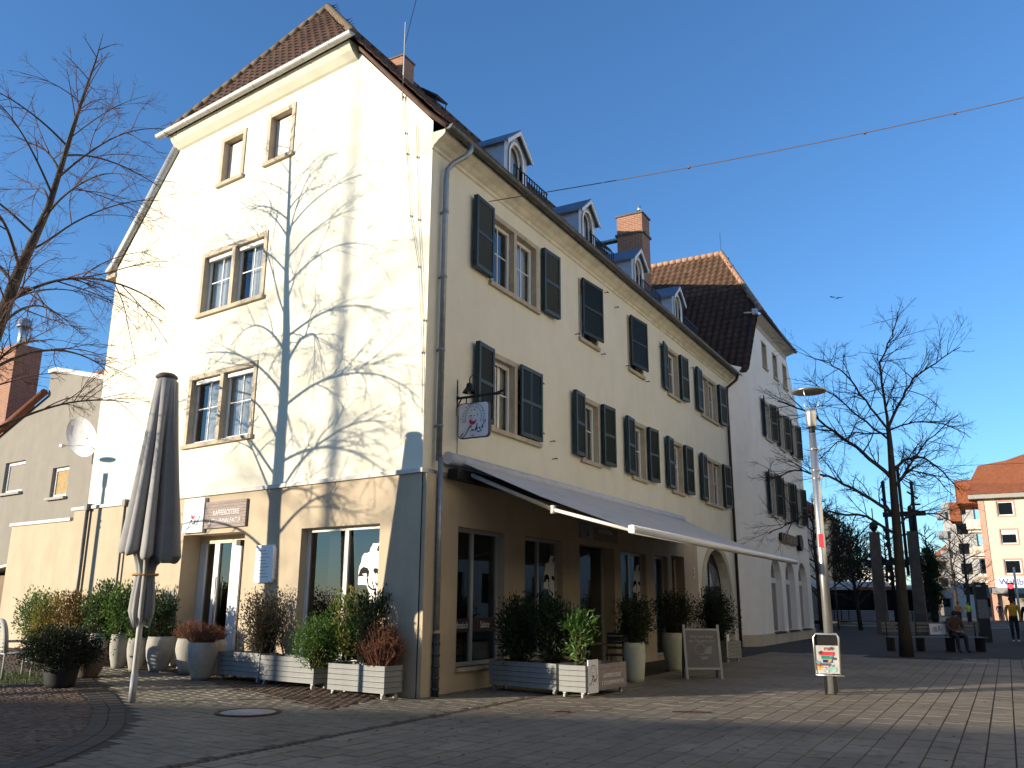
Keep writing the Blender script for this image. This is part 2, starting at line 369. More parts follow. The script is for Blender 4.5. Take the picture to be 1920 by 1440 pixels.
# joint strip of small setts between the two pavings
P_ = [(1.56+0.1*(k % 2)-0.02, -9+0.055*k, 0.09, 0.1, 0) for k in range(200)]
lay('sett_strip', 'sett', P_, clink_m, 0.05, 0.1, 120)
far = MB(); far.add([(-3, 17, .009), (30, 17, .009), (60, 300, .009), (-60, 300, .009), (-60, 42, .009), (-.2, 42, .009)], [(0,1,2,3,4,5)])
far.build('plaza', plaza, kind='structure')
rd = MB(); rd.box(-60, 60, 55, 63, -.05, .02); rd.build('road', mat('asphalt', (0.05, 0.05, 0.052), 0.9, 0.2, 2, 0.3, 60), kind='structure')
kb2 = MB(); kb2.box(-60, 60, 54.6, 55, -.05, .12); kb2.box(-60, 60, 63, 63.4, -.05, .12); kb2.build('kerb', mat('kerb_stone', (0.33, 0.32, 0.30), 0.9, 0.1), kind='structure')
# pale drain strip and dark cover set in the plaza
dm = MB(); dm.add([(5.9+1.35*math.cos(R(a_)), 16.6+.75*math.sin(R(a_))+.1*math.sin(R(3*a_)), .014) for a_ in range(0, 360, 15)], [tuple(range(24))]); dm.build('tree_grate', mat('tree_pit', (0.03, 0.026, 0.02), 0.95), label='dark earth strip round the foot of the plaza tree', cat='tree pit')
def round_cover():
    t = thing('manhole_cover', 'round pale concrete manhole cover with a rusty iron ring', 'manhole cover', (-0.79, -2.83, gz(-.79, -2.83)+.012))
    m = MB(); m.lathe([(0, .008), (.37, .008), (.375, 0)], 40); m.build('lid', mat('pale_concrete', (0.36, 0.34, 0.31), 0.9, 0.15, 8, 0.3, 50, dirt=.2), t)
    m = MB(); m.lathe([(.376, -.02), (.378, .012), (.44, .012), (.445, -.02)], 40); m.build('ring', mat('rusty_iron', (0.07, 0.032, 0.022), 0.8, 0.3, 9, 0.3, 40), t)
    return t
round_cover()
for (x, y, sx, sy, a, nm, lb) in ((4.42, 0.5, .55, .12, R(20), 'drain_grate', 'long narrow iron drain slot in the sunlit slabs'), (2.85, -0.45, .22, .14, R(8), 'valve_cover', 'small square iron valve cover in the paving slabs'), (7.6, 15.0, .8, .25, R(3), 'gully_lid', 'pale rectangular gully lid in the shaded plaza')):
    t = thing(nm, lb, 'drain cover', (x, y, .016), a)
    m = MB(); m.box(-sx/2, sx/2, -sy/2, sy/2, -.02, .004); m.build('frame', (mat('rusty_iron', ()) if nm != 'gully_lid' else mat('pale_concrete', ())), t)
    m = MB()
    for k in range(7): m.box(-sx/2+.02+k*sx/7, -sx/2+k*sx/7+sx/14, -sy/2+.02, sy/2-.02, .004, .008)
    m.build('grid', black if nm != 'gully_lid' else mat('pale_concrete', ()), t)

# ================================================================ WINDOWS, SHUTTERS, TILES
def make_window(house, rz, u0, u1, z0, z1, lights=1, curt=0.6, depth=0.17, sur=0.11, loc=(0,0,0), roller=None, bars=True, name='window', sidebar=True, sm=None, seed=0, loc_rot=None):
    """stone surround as the window object; frame, muntin, pane, curtain as its pieces. Front faces local -Y at y=0"""
    rr = random.Random(seed); sm = sm or stone
    m = MB(); sil = 0.09
    m.box(u0, u0+sur, -.025, depth+.03, z0+sil, z1); m.box(u1-sur, u1, -.025, depth+.03, z0+sil, z1)
    m.box(u0+sur, u1-sur, -.022, depth+.03, z1-sur, z1); m.box(u0-.03, u1+.03, -.075, depth+.03, z0, z0+sil)
    iw = (u1-u0-2*sur); mull = 0.12; lw = (iw-(lights-1)*mull)/lights
    for k in range(1, lights):
        a = u0+sur+k*lw+(k-1)*mull; m.box(a, a+mull, -.018, depth+.03, z0+sil, z1-sur)
    wo = m.build(name, sm, house, loc, rz)
    for k in range(lights):
        a = u0+sur+k*(lw+mull); b = a+lw; c = z0+sil; d = z1-sur; fw = .06
        if roller:
            q = MB(); n = int((d-c-.03)/.045)
            for i in range(n): q.box(a+.02, b-.02, depth-.03, depth-.006, c+.02+i*.045, c+.02+i*.045+.041)
            q.build('roller_slats', roller, wo); 
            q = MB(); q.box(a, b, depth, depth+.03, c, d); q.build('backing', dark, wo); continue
        q = MB(); y0, y1 = depth-.05, depth+.01
        q.box(a, a+fw, y0, y1, c, d); q.box(b-fw, b, y0, y1, c, d); q.box(a+fw, b-fw, y0+.002, y1, c, c+fw*1.3); q.box(a+fw, b-fw, y0+.002, y1, d-fw*1.2, d)
        q.build('sash_frame', wood_w, wo)
        if bars:
            q = MB(); um = (a+b)/2; zm = c+(d-c)*.55
            q.box(um-.011, um+.011, depth-.03, depth-.008, c+fw, d-fw); q.box(a+fw, b-fw, depth-.028, depth-.01, zm-.011, zm+.011); q.build('muntin', wood_w, wo)
        q = MB(); q.quad((a+fw, depth-.015, c+fw), (b-fw, depth-.015, c+fw), (b-fw, depth-.015, d-fw), (a+fw, depth-.015, d-fw)); q.build('pane', glass, wo)
        if curt > 0:
            q = MB(); n = 14; W = (b-a)*curt; s0 = a if (k+seed) % 2 else b-W
            pts = [(s0+W*i/n, depth+.08+.015*math.sin(i*2.1+seed), 0) for i in range(n+1)]
            for p, p2 in zip(pts, pts[1:]): q.quad((p[0], p[1], c-.05), (p2[0], p2[1], c-.05), (p2[0], p2[1], d), (p[0], p[1], d))
            q.build('curtain', curtain, wo)
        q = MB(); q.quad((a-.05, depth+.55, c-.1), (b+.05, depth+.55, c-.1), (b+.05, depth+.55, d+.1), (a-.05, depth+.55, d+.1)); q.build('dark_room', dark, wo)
    return wo
def rect(u0, u1, z0, z1): return [(u0, z0), (u1, z0), (u1, z1), (u0, z1)]
def make_shutter(house, rz, hu, z0, z1, wdt, ang, sgn, loc=(0,0,0), fold=False, m1=None, m2=None, tilt=0, off=-.05):
    """leaf hinged at u=hu; sgn -1 opens to the left. ang 0 = shut, 180 = flat on the wall"""
    m1 = m1 or shut; m2 = m2 or shutd; H = z1-z0; st = .07; th = .045
    q = MB(); q.box(0, st, -th, 0, 0, H); q.box(wdt-st, wdt, -th, 0, 0, H)
    for a, b in ((0, st*1.2), (H*.5-st*.5, H*.5+st*.5), (H-st*1.2, H)): q.box(st, wdt-st, -th+.003, -.003, a, b)
    if fold: q.box(0, wdt-.005, -2*th-.006, -th-.006, 0, H)
    for zz in (.18, H-.22): q.box(-.05, .10, -th-.012, -th-.002, zz, zz+.035)
    # local x runs from hinge to free edge when shut
    base = 0 if sgn > 0 else math.pi
    Mx = Matrix.Rotation(rz, 4, 'Z') @ Matrix.Translation((hu, off, z0))
    if sgn < 0:
        # mirror: hinge at right edge of opening? build on the other side
        for i, v in enumerate(q.v): q.v[i] = (-v[0], v[1], v[2])
    A = Matrix.Rotation((-1 if sgn > 0 else 1)*R(ang), 4, 'Z')
    T = Matrix.Rotation(R(tilt), 4, 'X')
    o = q.build('shutter', m1, house); o.matrix_basis = Matrix.Translation(loc) @ Mx @ A @ T
    q = MB(); n = 13
    for lo, hi in ((st*1.2, H*.5-st*.5), (H*.5+st*.5, H-st*1.2)):
        for i in range(n):
            z = lo+(hi-lo)*(i+.5)/n; hh = (hi-lo)/n*.85
            a, b = st, wdt-st
            vs = [(a, -th+.008, z-hh), (b, -th+.008, z-hh), (b, -.008, z+hh), (a, -.008, z+hh)]
            if sgn < 0: vs = [(-v[0], v[1], v[2]) for v in vs]
            q.add(vs, [(0,1,2,3)])
    c = q.build('louvre', m2, o)
    return o
def tile_mesh(name, m, w_=.24, h=.36, amp=.022):
    b = MB(); n = 8
    row = lambda y, z: [((i/n-.5)*w_*1.04, y, z+amp*math.sin(2*math.pi*i/n)) for i in range(n+1)]
    a, c = row(0, .035), row(h*1.12, .0); d = [(x, y, z-.02) for x, y, z in a]
    b.v = a+c+d; k = n+1
    for i in range(n):
        b.f += [(i, i+1, k+i+1, k+i), (2*k+i, 2*k+i+1, i+1, i)]; b.m += [0, 0]; b.sm += [True, False]
    return b.mesh(name, m), b
def tile_roof(parent, name, org, uv, vv, poly, m, mo=None, single=None, tw=.24, thh=.33, maxn=300, amp=.022):
    """tiles over the plane org + a*uv + b*vv inside the (a,b) polygon. single(a,b) -> build that tile as its own object"""
    uv = Vector(uv).normalized(); vv = Vector(vv).normalized(); nn = uv.cross(vv)
    if nn.z < 0: nn = -nn
    ua = vv.cross(nn)
    MW = Matrix((ua, vv, nn)).transposed().to_4x4()
    me, tb = tile_mesh(name, m, tw, thh, amp); me2, _ = tile_mesh(name, mo or m, tw, thh, amp)
    rest = MB(); a0 = min(p[0] for p in poly); a1 = max(p[0] for p in poly); b1 = max(p[1] for p in poly); cnt = 0
    for j in range(int(b1/thh)+1):
        for i in range(int((a1-a0)/tw)+2):
            a = a0+(i+.5)*tw; b = (j+.02)*thh
            if not inpoly(a, b+.1, poly): continue
            p = Vector(org)+uv*a+vv*b
            M = Matrix.Translation(p) @ MW @ Matrix.Rotation(rnd.uniform(-.006, .006), 4, 'Z')
            if single and cnt < maxn and single(a, b):
                o = obj(name, me2, parent); o.matrix_basis = M; cnt += 1
            else: rest.add([M @ Vector(v) for v in tb.v], tb.f, 0, False)
    if rest.v:
        rest.sm = [True]*len(rest.f); rest.build(name, m, parent, kind='stuff')
    d = MB(); d.add([Vector(org)+uv*a+vv*b-nn*.05 for a, b in poly], [tuple(range(len(poly)))]); d.build('roof_deck', dark, parent)

# ================================================================ CORNER HOUSE
house = thing('corner_house', 'large cream corner house with brown tiled roof, blue shutters and beige shop floor', 'house')
def GP(s, off, z): return G*s+GN*off+Vector((0, 0, z))
gable_wins = [(-6.85, -5.90, 11.03, 12.33, 1), (-5.10, -4.14, 11.03, 12.36, 1), (-7.17, -4.77, 7.82, 9.42, 2), (-7.2, -4.77, 4.76, 6.45, 2)]
w_ = MB().holed([(-11.06, 3.68), (0, 3.68), (0, 10.40), (-2.15, 12.78), (-8.55, 12.78), (-11.06, 9.96)], [rect(a, b, c, d) for a, b, c, d, k in gable_wins], 0, .2)
w_.build('gable_wall', cream, house, rz=RA)
front_wins = [(2.15, 4.30, 7.80, 9.45, 2), (6.5, 7.66, 7.80, 9.45, 1), (9.77, 10.95, 7.80, 9.45, 1), (13.05, 14.2, 7.80, 9.42, 1), (16.5, 18.58, 7.80, 9.42, 2),
              (2.22, 4.35, 4.77, 6.42, 2), (6.52, 7.66, 4.77, 6.42, 1), (9.83, 10.97, 4.77, 6.44, 1), (13.10, 14.25, 4.77, 6.44, 1), (16.55, 18.66, 4.77, 6.44, 2)]
w_ = MB().holed([(0, 3.68), (20.6, 3.68), (20.6, 10.15), (0, 10.15)], [rect(a, b, c, d) for a, b, c, d, k in front_wins], 0, .2)
w_.build('street_wall', cream, house, rz=RB)
ARC = [(15.9, 0.0), (19.0, 0.0)]+[(17.45+1.55*math.cos(R(a)), 1.75+1.55*math.sin(R(a))) for a in range(0, 181, 12)]
shopB = [(1.15, 2.84, .40, 2.83), (3.68, 5.43, .45, 2.84), (6.33, 8.40, .06, 2.83), (8.83, 10.66, .45, 2.82), (11.3, 12.41, .1, 2.82), (12.75, 13.93, .05, 2.89)]
MB().holed([(0, -.1), (15.3, -.1), (15.3, 3.66), (0, 3.66)], [rect(a, b, c, d) for a, b, c, d in shopB], -.02, .32).build('shop_wall', beige, house, rz=RB)
MB().holed([(15.3, -.1), (20.6, -.1), (20.6, 3.68), (15.3, 3.68)], [ARC], -.004, .35).build('arch_wall', cream, house, rz=RB)
shopA = [(-6.83, -4.71, .2, 2.86), (-3.01, -.94, .45, 2.84)]
MB().holed([(-11.62, -.1), (.02, -.1), (.02, 3.66), (-11.62, 3.66)], [rect(*r) for r in shopA], -.02, .5).build('shop_wall', beige, house, rz=RA)
MB().box(-14.85, -11.62, -.02, 6, -.1, 3.42).build('annex_wall', beige, house, rz=RA)
m = MB(); m.box(-11.70, .06, -.07, .1, 3.66, 3.735); m.box(-14.9, -11.70, -.07, 6, 3.42, 3.50); m.build('coping', mat('pale_coping', (0.62, 0.60, 0.54), 0.7, .06, 6, dirt=.15, dscale=4), house, rz=RA)
m = MB(); m.box(.06, 15.3, -.07, .05, 3.66, 3.735); m.build('coping', zinc, house, rz=RB)
m = MB(); m.box(0, .42, -.10, -.02, -.05, 3.66); m.build('corner_pier', beige, house, rz=RB)
# closing walls (back and sides) so that no light gets through
m = MB(); xl = -10.97
m.quad((xl, 1.39, 0), (xl, 20.6, 0), (xl, 20.6, 10.0), (xl, 1.39, 10.0)); m.quad((xl, 20.6, 0), (0, 20.6, 0), (0, 20.6, 10.1), (xl, 20.6, 10.1)); m.add([(xl, 20.6, 10), (0, 20.6, 10.1), (-5.25, 20.6, 16.3)], [(0,1,2)])
m.build('back_wall', grey_r, house)
m = MB(); m.quad((-.4, .3, 3.5), (-.4, 20.4, 3.5), (-10.8, 20.4, 3.5), (-10.8, 1.6, 3.5)); m.build('floor_slab', dark, house)
# windows
for i, (a, b, c, d, k) in enumerate(gable_wins):
    make_window(house, RA, a, b, c, d, k, .72, roller=(mat('pink_roller_blind', (0.66, 0.57, 0.50), .6) if i < 2 else None), seed=i+1)
for i, (a, b, c, d, k) in enumerate(front_wins):
    make_window(house, RB, a, b, c, d, k, (.55, .0, .0, .5, .5, .3, 1.0, 1.0, .6, .5)[i], seed=i+11)
m = MB()
for (a, b, c, d, k) in gable_wins[2:]:
    for kk in range(2):
        lw = (b-a-.22-.12)/2; x0 = a+.11+kk*(lw+.12); m.box(x0+.03, x0+lw-.02, .06, .12, d-.21, d-.13)
m.build('blind_box', wood_w, house, rz=RA)
# shutters of the street front: (hinge u, z0, z1, leaf width, angle, side, folded)
for (hu, z0, z1, wd, an, sg, fo, ti) in (
    (2.13, 7.92, 9.46, .74, 177, 1, 1, 0), (4.42, 7.92, 9.46, .74, 177, -1, 1, 0),
    (6.56, 8.0, 9.46, 1.06, 5, 1, 0, 0), (9.83, 8.0, 9.46, 1.06, 5, 1, 0, 0),
    (13.07, 7.92, 9.40, .60, 172, 1, 0, 0), (14.2, 7.92, 9.40, .66, 177, -1, 1, 0),
    (16.5, 7.92, 9.40, .66, 176, 1, 1, 0), (18.65, 7.92, 9.40, .70, 176, -1, 1, 0),
    (2.20, 4.88, 6.42, .66, 176, 1, 1, 0), (4.33, 4.88, 6.40, .98, 0, -1, 0, 0),
    (6.56, 4.88, 6.42, .60, 176, 1, 1, 0), (7.70, 4.88, 6.42, .68, 177, -1, 1, 0),
    (9.85, 4.88, 6.42, .60, 176, 1, 1, 0), (10.99, 4.88, 6.42, .68, 177, -1, 1, 0),
    (13.12, 4.88, 6.42, .60, 176, 1, 1, 0), (14.27, 4.88, 6.42, .68, 177, -1, 1, 0),
    (16.57, 4.88, 6.42, .66, 176, 1, 1, 0), (18.68, 4.88, 6.42, .68, 176, -1, 1, 0)):
    make_shutter(house, RB, hu, z0, z1, wd, an, sg, fold=bool(fo), off=(-.13 if fo else -.07), m1=(shutd if 5 < hu < 12 and z0 > 7 else None), tilt=ti)
m = MB(); m.box(3.78, 3.86, -.1, -.055, 4.9, 6.38); m.build('shutter_joint', shut, house, rz=RB)
hk = MB()
for (u, z) in ((4.9, 5.0), (6.3, 7.9), (7.9, 7.8), (9.6, 7.9), (11.15, 7.8), (5.0, 4.62), (5.1, 8.7), (8.9, 9.4), (12.4, 9.2), (8.2, 9.6), (15.6, 9.3)):
    hk.box(u-.008, u+.008, -.1, 0, z-.008, z+.008); hk.box(u-.05, u+.05, -.11, -.095, z-.012, z+.012)
hk.build('shutter_hook', black, house, rz=RB)
# roof
SL = 1.11; cs = 1/math.hypot(1, SL); vvR = (-cs, 0, SL*cs); vvL = (cs, 0, SL*cs)
def yg(x): return -x*math.tan(TH)
e0 = Vector((0.45, -.05, 10.14))
bS = lambda x: (0.45-x)/cs
polyR = [(0, 0), (20.6, 0), (20.6, bS(-5.25)), (2.62, bS(-5.25)), (.27-.05+.05, bS(-2.1)), (0.0, bS(-.3))]
polyR = [(0.0, 0), (20.7, 0), (25.4, bS(-5.25)), (2.6, bS(-5.25)), (-.02, bS(-2.1)), (-.05, bS(-.2))]
tile_roof(house, 'roof_tile', e0, (0, 1, 0), vvR, polyR, tileb)
polyL = [(0, 0), (19.5, 0), (24.2, (5.9)/cs), (1.2, 5.9/cs), (0, 3.0/cs)]
tile_roof(house, 'roof_tile', Vector((-11.3, 1.55, 9.8)), (0, 1, 0), vvL, polyL, tileb)
pL = GP(8.85, .36, 12.96); pR = GP(2.02, .36, 12.96); AP = Vector((-5.25, 2.52, 16.55))
uh = (pR-pL).normalized(); midb = pL+uh*((AP-pL).dot(uh)); vh = (AP-midb)
polyH = [(0, 0), ((pR-pL).length, 0), ((AP-pL).dot(uh)+.05, vh.length)]
tile_roof(house, 'roof_tile', pL, uh, vh, polyH, tileb, tileb_o, single=lambda a, b: True)
# gable wall of the hidden strip under the hip and the roof flank by the verge
m = MB()
for P in ((pR, AP), (pL, AP)):
    d = (P[1]-P[0]); n = int(d.length/.3)
    for k in range(n):
        a = P[0]+d*(k/n); b = P[0]+d*((k+1.15)/n); m.tube([a+Vector((0,0,.03)), b+Vector((0,0,.07))], [.11, .095], 8)
m.build('hip_cap', mat('mossy_ridge_tile', (0.17, 0.12, 0.07), .85, .3, 5, .3, 30), house)
m = MB(); n = 52
for k in range(n): m.tube([(-5.25, 2.5+22.8*k/n, 16.50), (-5.25, 2.5+22.8*(k+1.1)/n, 16.53)], [.12, .10], 8)
m.build('ridge_cap', tileb, house)
# soffit, gutters, verge, cornice
A_ = lambda pts, m_, name, u0, u1: MB().prism([(p[0], p[1]) for p in pts], u0, u1)
def extr(prof, u0, u1, name, mt, rz):
    """profile (y,z) run along local u"""
    q = MB(); n = len(prof); q.add([(u0, p[0], p[1]) for p in prof]+[(u1, p[0], p[1]) for p in prof], [tuple(range(n)), tuple(range(2*n-1, n-1, -1))]+[(i, (i+1)%n, (i+1)%n+n, i+n) for i in range(n)])
    return q.build(name, mt, house, rz=rz)
extr([(0.02, 12.62), (-.06, 12.66), (-.2, 12.78), (-.30, 12.93), (-.30, 12.97), (0.02, 12.97)], -8.75, -2.2, 'soffit', cream, RA)
extr([(0.0, 9.80), (-.035, 9.82), (-.045, 9.87), (-.09, 9.90), (-.15, 9.96), (-.25, 10.02), (-.30, 10.07), (-.30, 10.14), (0, 10.14)], -.03, 20.4, 'cornice', mat('stained_eave_render', (0.74, 0.69, 0.55), .9, .06, 3, .2, 40, dirt=.28, dscale=3, dz=.6), RB)
def gutter(u0, u1, y, z, mt, rz, r=.085, name='gutter'):
    q = MB(); n = 10; pr = [(y+r*math.cos(math.pi+math.pi*i/n), z+r*math.sin(math.pi+math.pi*i/n)) for i in range(n+1)]
    pr2 = [(y+(r-.008)*math.cos(math.pi+math.pi*i/n), z+(r-.008)*math.sin(math.pi+math.pi*i/n)) for i in range(n+1)]
    for p in (pr, pr2):
        q.add([(u0, a, b) for a, b in p]+[(u1, a, b) for a, b in p], [(i, i+1, i+n+2, i+n+1) for i in range(n)], 0, True)
    q.add([(u0, a, b) for a, b in pr], [tuple(range(n+1))]); q.add([(u1, a, b) for a, b in pr], [tuple(range(n+1))])
    q.tube([(u0, y-r, z), (u1, y-r, z)], .012, 6)
    k = u0+.5
    while k < u1: q.box(k-.012, k+.012, y-r-.004, y+r, z+.001, z+.008); q.tube([(k, y+r*1.02*math.cos(math.pi+math.pi*i/6), z+r*1.05*math.sin(math.pi+math.pi*i/6)) for i in range(7)], .006, 4); k += .85
    return q.build(name, mt, house, rz=rz)
gutter(-9.1, -2.0, -.40, 13.0, zincl, RA)
gutter(-.12, 20.3, -.43, 10.14, zincd, RB)
q = MB(); q.tube([(-11.42, -.02, 9.92), (-11.2, -.02, 10.08), (-8.62, -.02, 12.92)], [.12, .12, .12], 8); q.build('verge_board', zincl, house, rz=RA)
q = MB(); q.box(-11.5, -11.06, -.05, .4, 9.75, 9.86); q.build('eave_return', stone, house, rz=RA)
# right verge: dark overhanging tile edge
q = MB(); q.tube([GP(-.42, .05, 10.12), GP(0.1, .05, 10.60), GP(2.1, .05, 12.86)], [.06, .06, .06], 6); q.build('verge_edge', tileb, house)
# downpipes
def pipe(pts, r, mt, name='downpipe', rz=RB, n=10):
    return MB().tube(pts, r, n).build(name, mt, house, rz=rz)
pipe([(.62, -.46, 10.08), (.62, -.46, 9.95), (.55, -.40, 9.82), (.42, -.2, 9.66), (.34, -.12, 9.5), (.33, -.11, 9.3), (.33, -.11, 3.9)], .055, zinc)
pipe([(.33, -.15, 3.95), (.33, -.16, 1.05)], .045, zinc)
q = MB(); q.tube([(.33, -.16, 1.0), (.33, -.16, 0)], .06, 10)
for z in (.1, .28, .46, .64, .82): q.tube([(.33, -.16, z), (.33, -.16, z+.04)], .07, 10)
q.build('cast_iron_pipe', mat('dark_cast_iron', (.05, .05, .05), .6, .3, 10, .4, 30), house, rz=RB)
q = MB()
for z in (4.5, 5.9, 7.3, 8.6): q.tube([(.33, -.11, z), (.33, -.11, z+.05)], .066, 10); q.box(.32, .34, -.06, 0, z, z+.04)
q.build('pipe_clamp', zinc, house, rz=RB)
pipe([(20.1, -.46, 10.06), (20.05, -.4, 9.85), (19.72, -.12, 9.5), (19.68, -.10, 9.2), (19.68, -.10, 0)], .055, copper)
pipe([(-10.86, -.09, 3.72), (-10.86, -.09, .1)], .045, zincd, rz=RA); pipe([(-9.17, -.09, 3.72), (-9.17, -.09, .1)], .03, zincd, rz=RA)
q = MB()
for u in (-10.86, -9.17): q.box(u-.065, u+.065, -.15, -.02, 3.62, 3.78)
q.build('rain_head', zincd, house, rz=RA)
# chimneys
brick_t = mat('brickwork', (.26, .105, .06), .9, .3, 30)
def brickmat(name, c1, c2, mort, sc=1.0):
    m = mat(name, c1, .9, .1); n = m.node_tree.nodes; l = m.node_tree.links; bt = n.new('ShaderNodeTexBrick'); bt.inputs['Color1'].default_value = (*c1, 1); bt.inputs['Color2'].default_value = (*c2, 1); bt.inputs['Mortar'].default_value = (*mort, 1)
    bt.inputs['Scale'].default_value = sc; bt.inputs['Brick Width'].default_value = .25; bt.inputs['Row Height'].default_value = .08; bt.inputs['Mortar Size'].default_value = .008
    tc = n.new('ShaderNodeTexCoord'); sx = n.new('ShaderNodeSeparateXYZ'); cb = n.new('ShaderNodeCombineXYZ'); ad = n.new('ShaderNodeMath'); l.new(tc.outputs['Object'], sx.inputs[0]); l.new(sx.outputs[0], ad.inputs[0]); l.new(sx.outputs[1], ad.inputs[1]); l.new(ad.outputs[0], cb.inputs[0]); l.new(sx.outputs[2], cb.inputs[1]); l.new(cb.outputs[0], bt.inputs['Vector']); l.new(bt.outputs[0], n['Principled BSDF'].inputs['Base Color']); return m
bw = brickmat('brick_chimney', (.33, .14, .075), (.25, .10, .055), (.36, .30, .24))
m = MB(); m.box(-3.63, -2.55, 18.3, 19.15, 12.8, 16.78); ch = m.build('chimney', bw, house)
m = MB(); m.box(-3.68, -2.50, 18.25, 19.2, 16.78, 16.84); m.box(-3.70, -2.49, 18.24, 19.21, 15.93, 16.02); m.build('chimney_band', mat('sooty_concrete', (.13, .11, .09), .95, .3, 6), ch)
MB().tube([(-2.75, 18.6, 16.8), (-2.75, 18.6, 17.0)], .11, 12).build('flue_collar', black, ch); MB().tube([(-2.75, 18.6, 17.0), (-2.75, 18.6, 17.22)], .07, 12).build('flue_pipe', steel, ch)
MB().box(-4.6, -3.65, 18.35, 18.65, 15.85, 15.93).build('roof_walkway', zinc, house)
m = MB(); m.box(-5.5, -4.95, 5.4, 5.95, 15.8, 16.85); c2 = m.build('chimney', bw, house); MB().box(-5.53, -4.92, 5.37, 5.98, 16.85, 16.9).build('chimney_band', mat('sooty_concrete', ()), c2)
for (y, x) in ((6.6, -4.75), (15.6, -3.3)):
    z = 10.14+SL*(.45-x); M = Matrix.Translation((x, y, z+.05)) @ Matrix.Rotation(R(36), 4, 'Y')
    MB().box(-.36, .36, -.28, .28, .14, .20, M=M).build('skylight', mat('dark_skylight', (.02, .022, .03), .3, spec=.6), house)
    q = MB(); q.tube([M @ Vector((.33, .25, .15)), (x+.33, y+.25, z-.4)], .012, 4); q.tube([M @ Vector((.33, -.25, .15)), (x+.33, y-.25, z-.4)], .012, 4); q.build('skylight_stay', black, house)
# dormers
zincb = mat('blue_grey_zinc_sheet', (.46, .51, .58), .5, .12, 3, .05, 20, metal=.25, spec=.5, dirt=.2, dscale=3)
zroof = mat('slate_blue_dormer_roof', (.15, .19, .26), .5, .2, 6, .1, 30)
for k, (yc, mt) in enumerate(((3.78, zincb), (7.8, zincb), (11.61, zincb), (15.35, zincb))):
    W = .54; fy = .30; ze = 11.76; za = 12.18; zb = 10.75
    dm_ = MB(); hole = [(-.30, 10.85), (.30, 10.85), (.30, 11.48)]+[(.30*math.cos(R(a)), 11.48+.36*math.sin(R(a))) for a in range(15, 180, 15)]+[(-.30, 11.48)]
    dm_.holed([(-W, zb), (W, zb), (W, ze), (0, za-.04), (-W, ze)], [hole], fy, .10)
    for s in (-1, 1): dm_.add([(s*W, fy, zb), (s*W, fy, ze), (s*W, 1.35, ze), (s*W, 1.35, 11.9), (s*W, .9, 11.3)], [(0,1,2,3,4)])
    d = dm_.build('dormer', mt, house, (0, yc, 0), RB)
    q = MB(); yb = 1.7
    for s in (-1, 1): q.add([(0, fy-.14, za+.05), (s*.64, fy-.14, ze-.06), (s*.64, yb, ze-.06), (0, yb, za+.05), (0, fy-.14, za), (s*.64, fy-.14, ze-.11), (s*.64, yb, ze-.11), (0, yb, za)], [(0,1,2,3),(4,5,6,7),(0,1,5,4),(1,2,6,5)])
    q.build('dormer_roof', zroof, d)
    q = MB()
    for s in (-1, 1): q.add([(0, fy-.145, za+.02), (s*.62, fy-.145, ze-.08), (s*.62, fy-.145, ze-.17), (0, fy-.145, za-.09), (0, fy-.11, za+.02), (s*.62, fy-.11, ze-.08), (s*.62, fy-.11, ze-.17), (0, fy-.11, za-.09)], [(0,1,2,3),(4,5,6,7),(2,3,7,6)])
    q.build('bargeboard', wood_w, d)
    q = MB(); out = [(-.37, 10.82), (.37, 10.82), (.37, 11.48)]+[(.37*math.cos(R(a)), 11.48+.43*math.sin(R(a))) for a in range(15, 180, 15)]+[(-.37, 11.48)]
    q.holed(out, [hole], fy-.03, .12); inn = [(x*.86, 10.9+(z-10.85)*.93) for x, z in hole]; q.holed(hole, [inn], fy+.06, .03); q.build('window_frame', wood_w, d)
    q = MB(); q.add([(x, fy+.085, z) for x, z in inn], [tuple(range(len(inn)))]); q.build('pane', glass, d)
    q = MB(); q.add([(x*1.1, fy+.16, z) for x, z in hole], [tuple(range(len(hole)))]); q.build('blind', mat('pale_blind', (.55, .57, .62), .9), d)
    q = MB(); u = -1.0
    while u < .62: q.box(u-.011, u+.011, -.225, -.205, 10.30, 10.78); u += .12
    for z in (10.34, 10.76): q.box(-1.02, .62, -.222, -.203, z-.012, z+.012)
    q.build('snow_guard', black, house, (0, yc, 0), RB)
# lightning conductor and cables on the gable
q = MB(); q.tube([GP(.79, .06, 11.1), GP(.79, .06, 12.9)], .012, 6); q.build('lightning_rod', zincl, house)
q = MB(); w1 = [(.79, 11.2), (.7, 10.37), (.63, 9.9), (.47, 8.55), (.22, 7.47), (.06, 5.8), (.02, 4.7)]; q.tube([GP(a, .03, b) for a, b in w1], .005, 4)
w2 = [(.41, 10.44), (.36, 9.74), (.26, 8.42), (.04, 6.4), (.03, 5.8)]; q.tube([GP(a, .03, b) for a, b in w2], .005, 4)
for a, b in w1[:6]+w2[1:4]: q.box(-.012, .012, -.012, .012, -.018, .018, M=Matrix.Translation(GP(a, .03, b)))
q.build('conductor_wire', mat('conductor', (.09, .08, .065), .6), house)
q = MB(); q.tube([(-5.2, 5.6, 16.8), (-5.0, 5.75, 18.2), (-4.85, 5.95, 19.6)], .01, 4); q.build('aerial_wire', black, house)
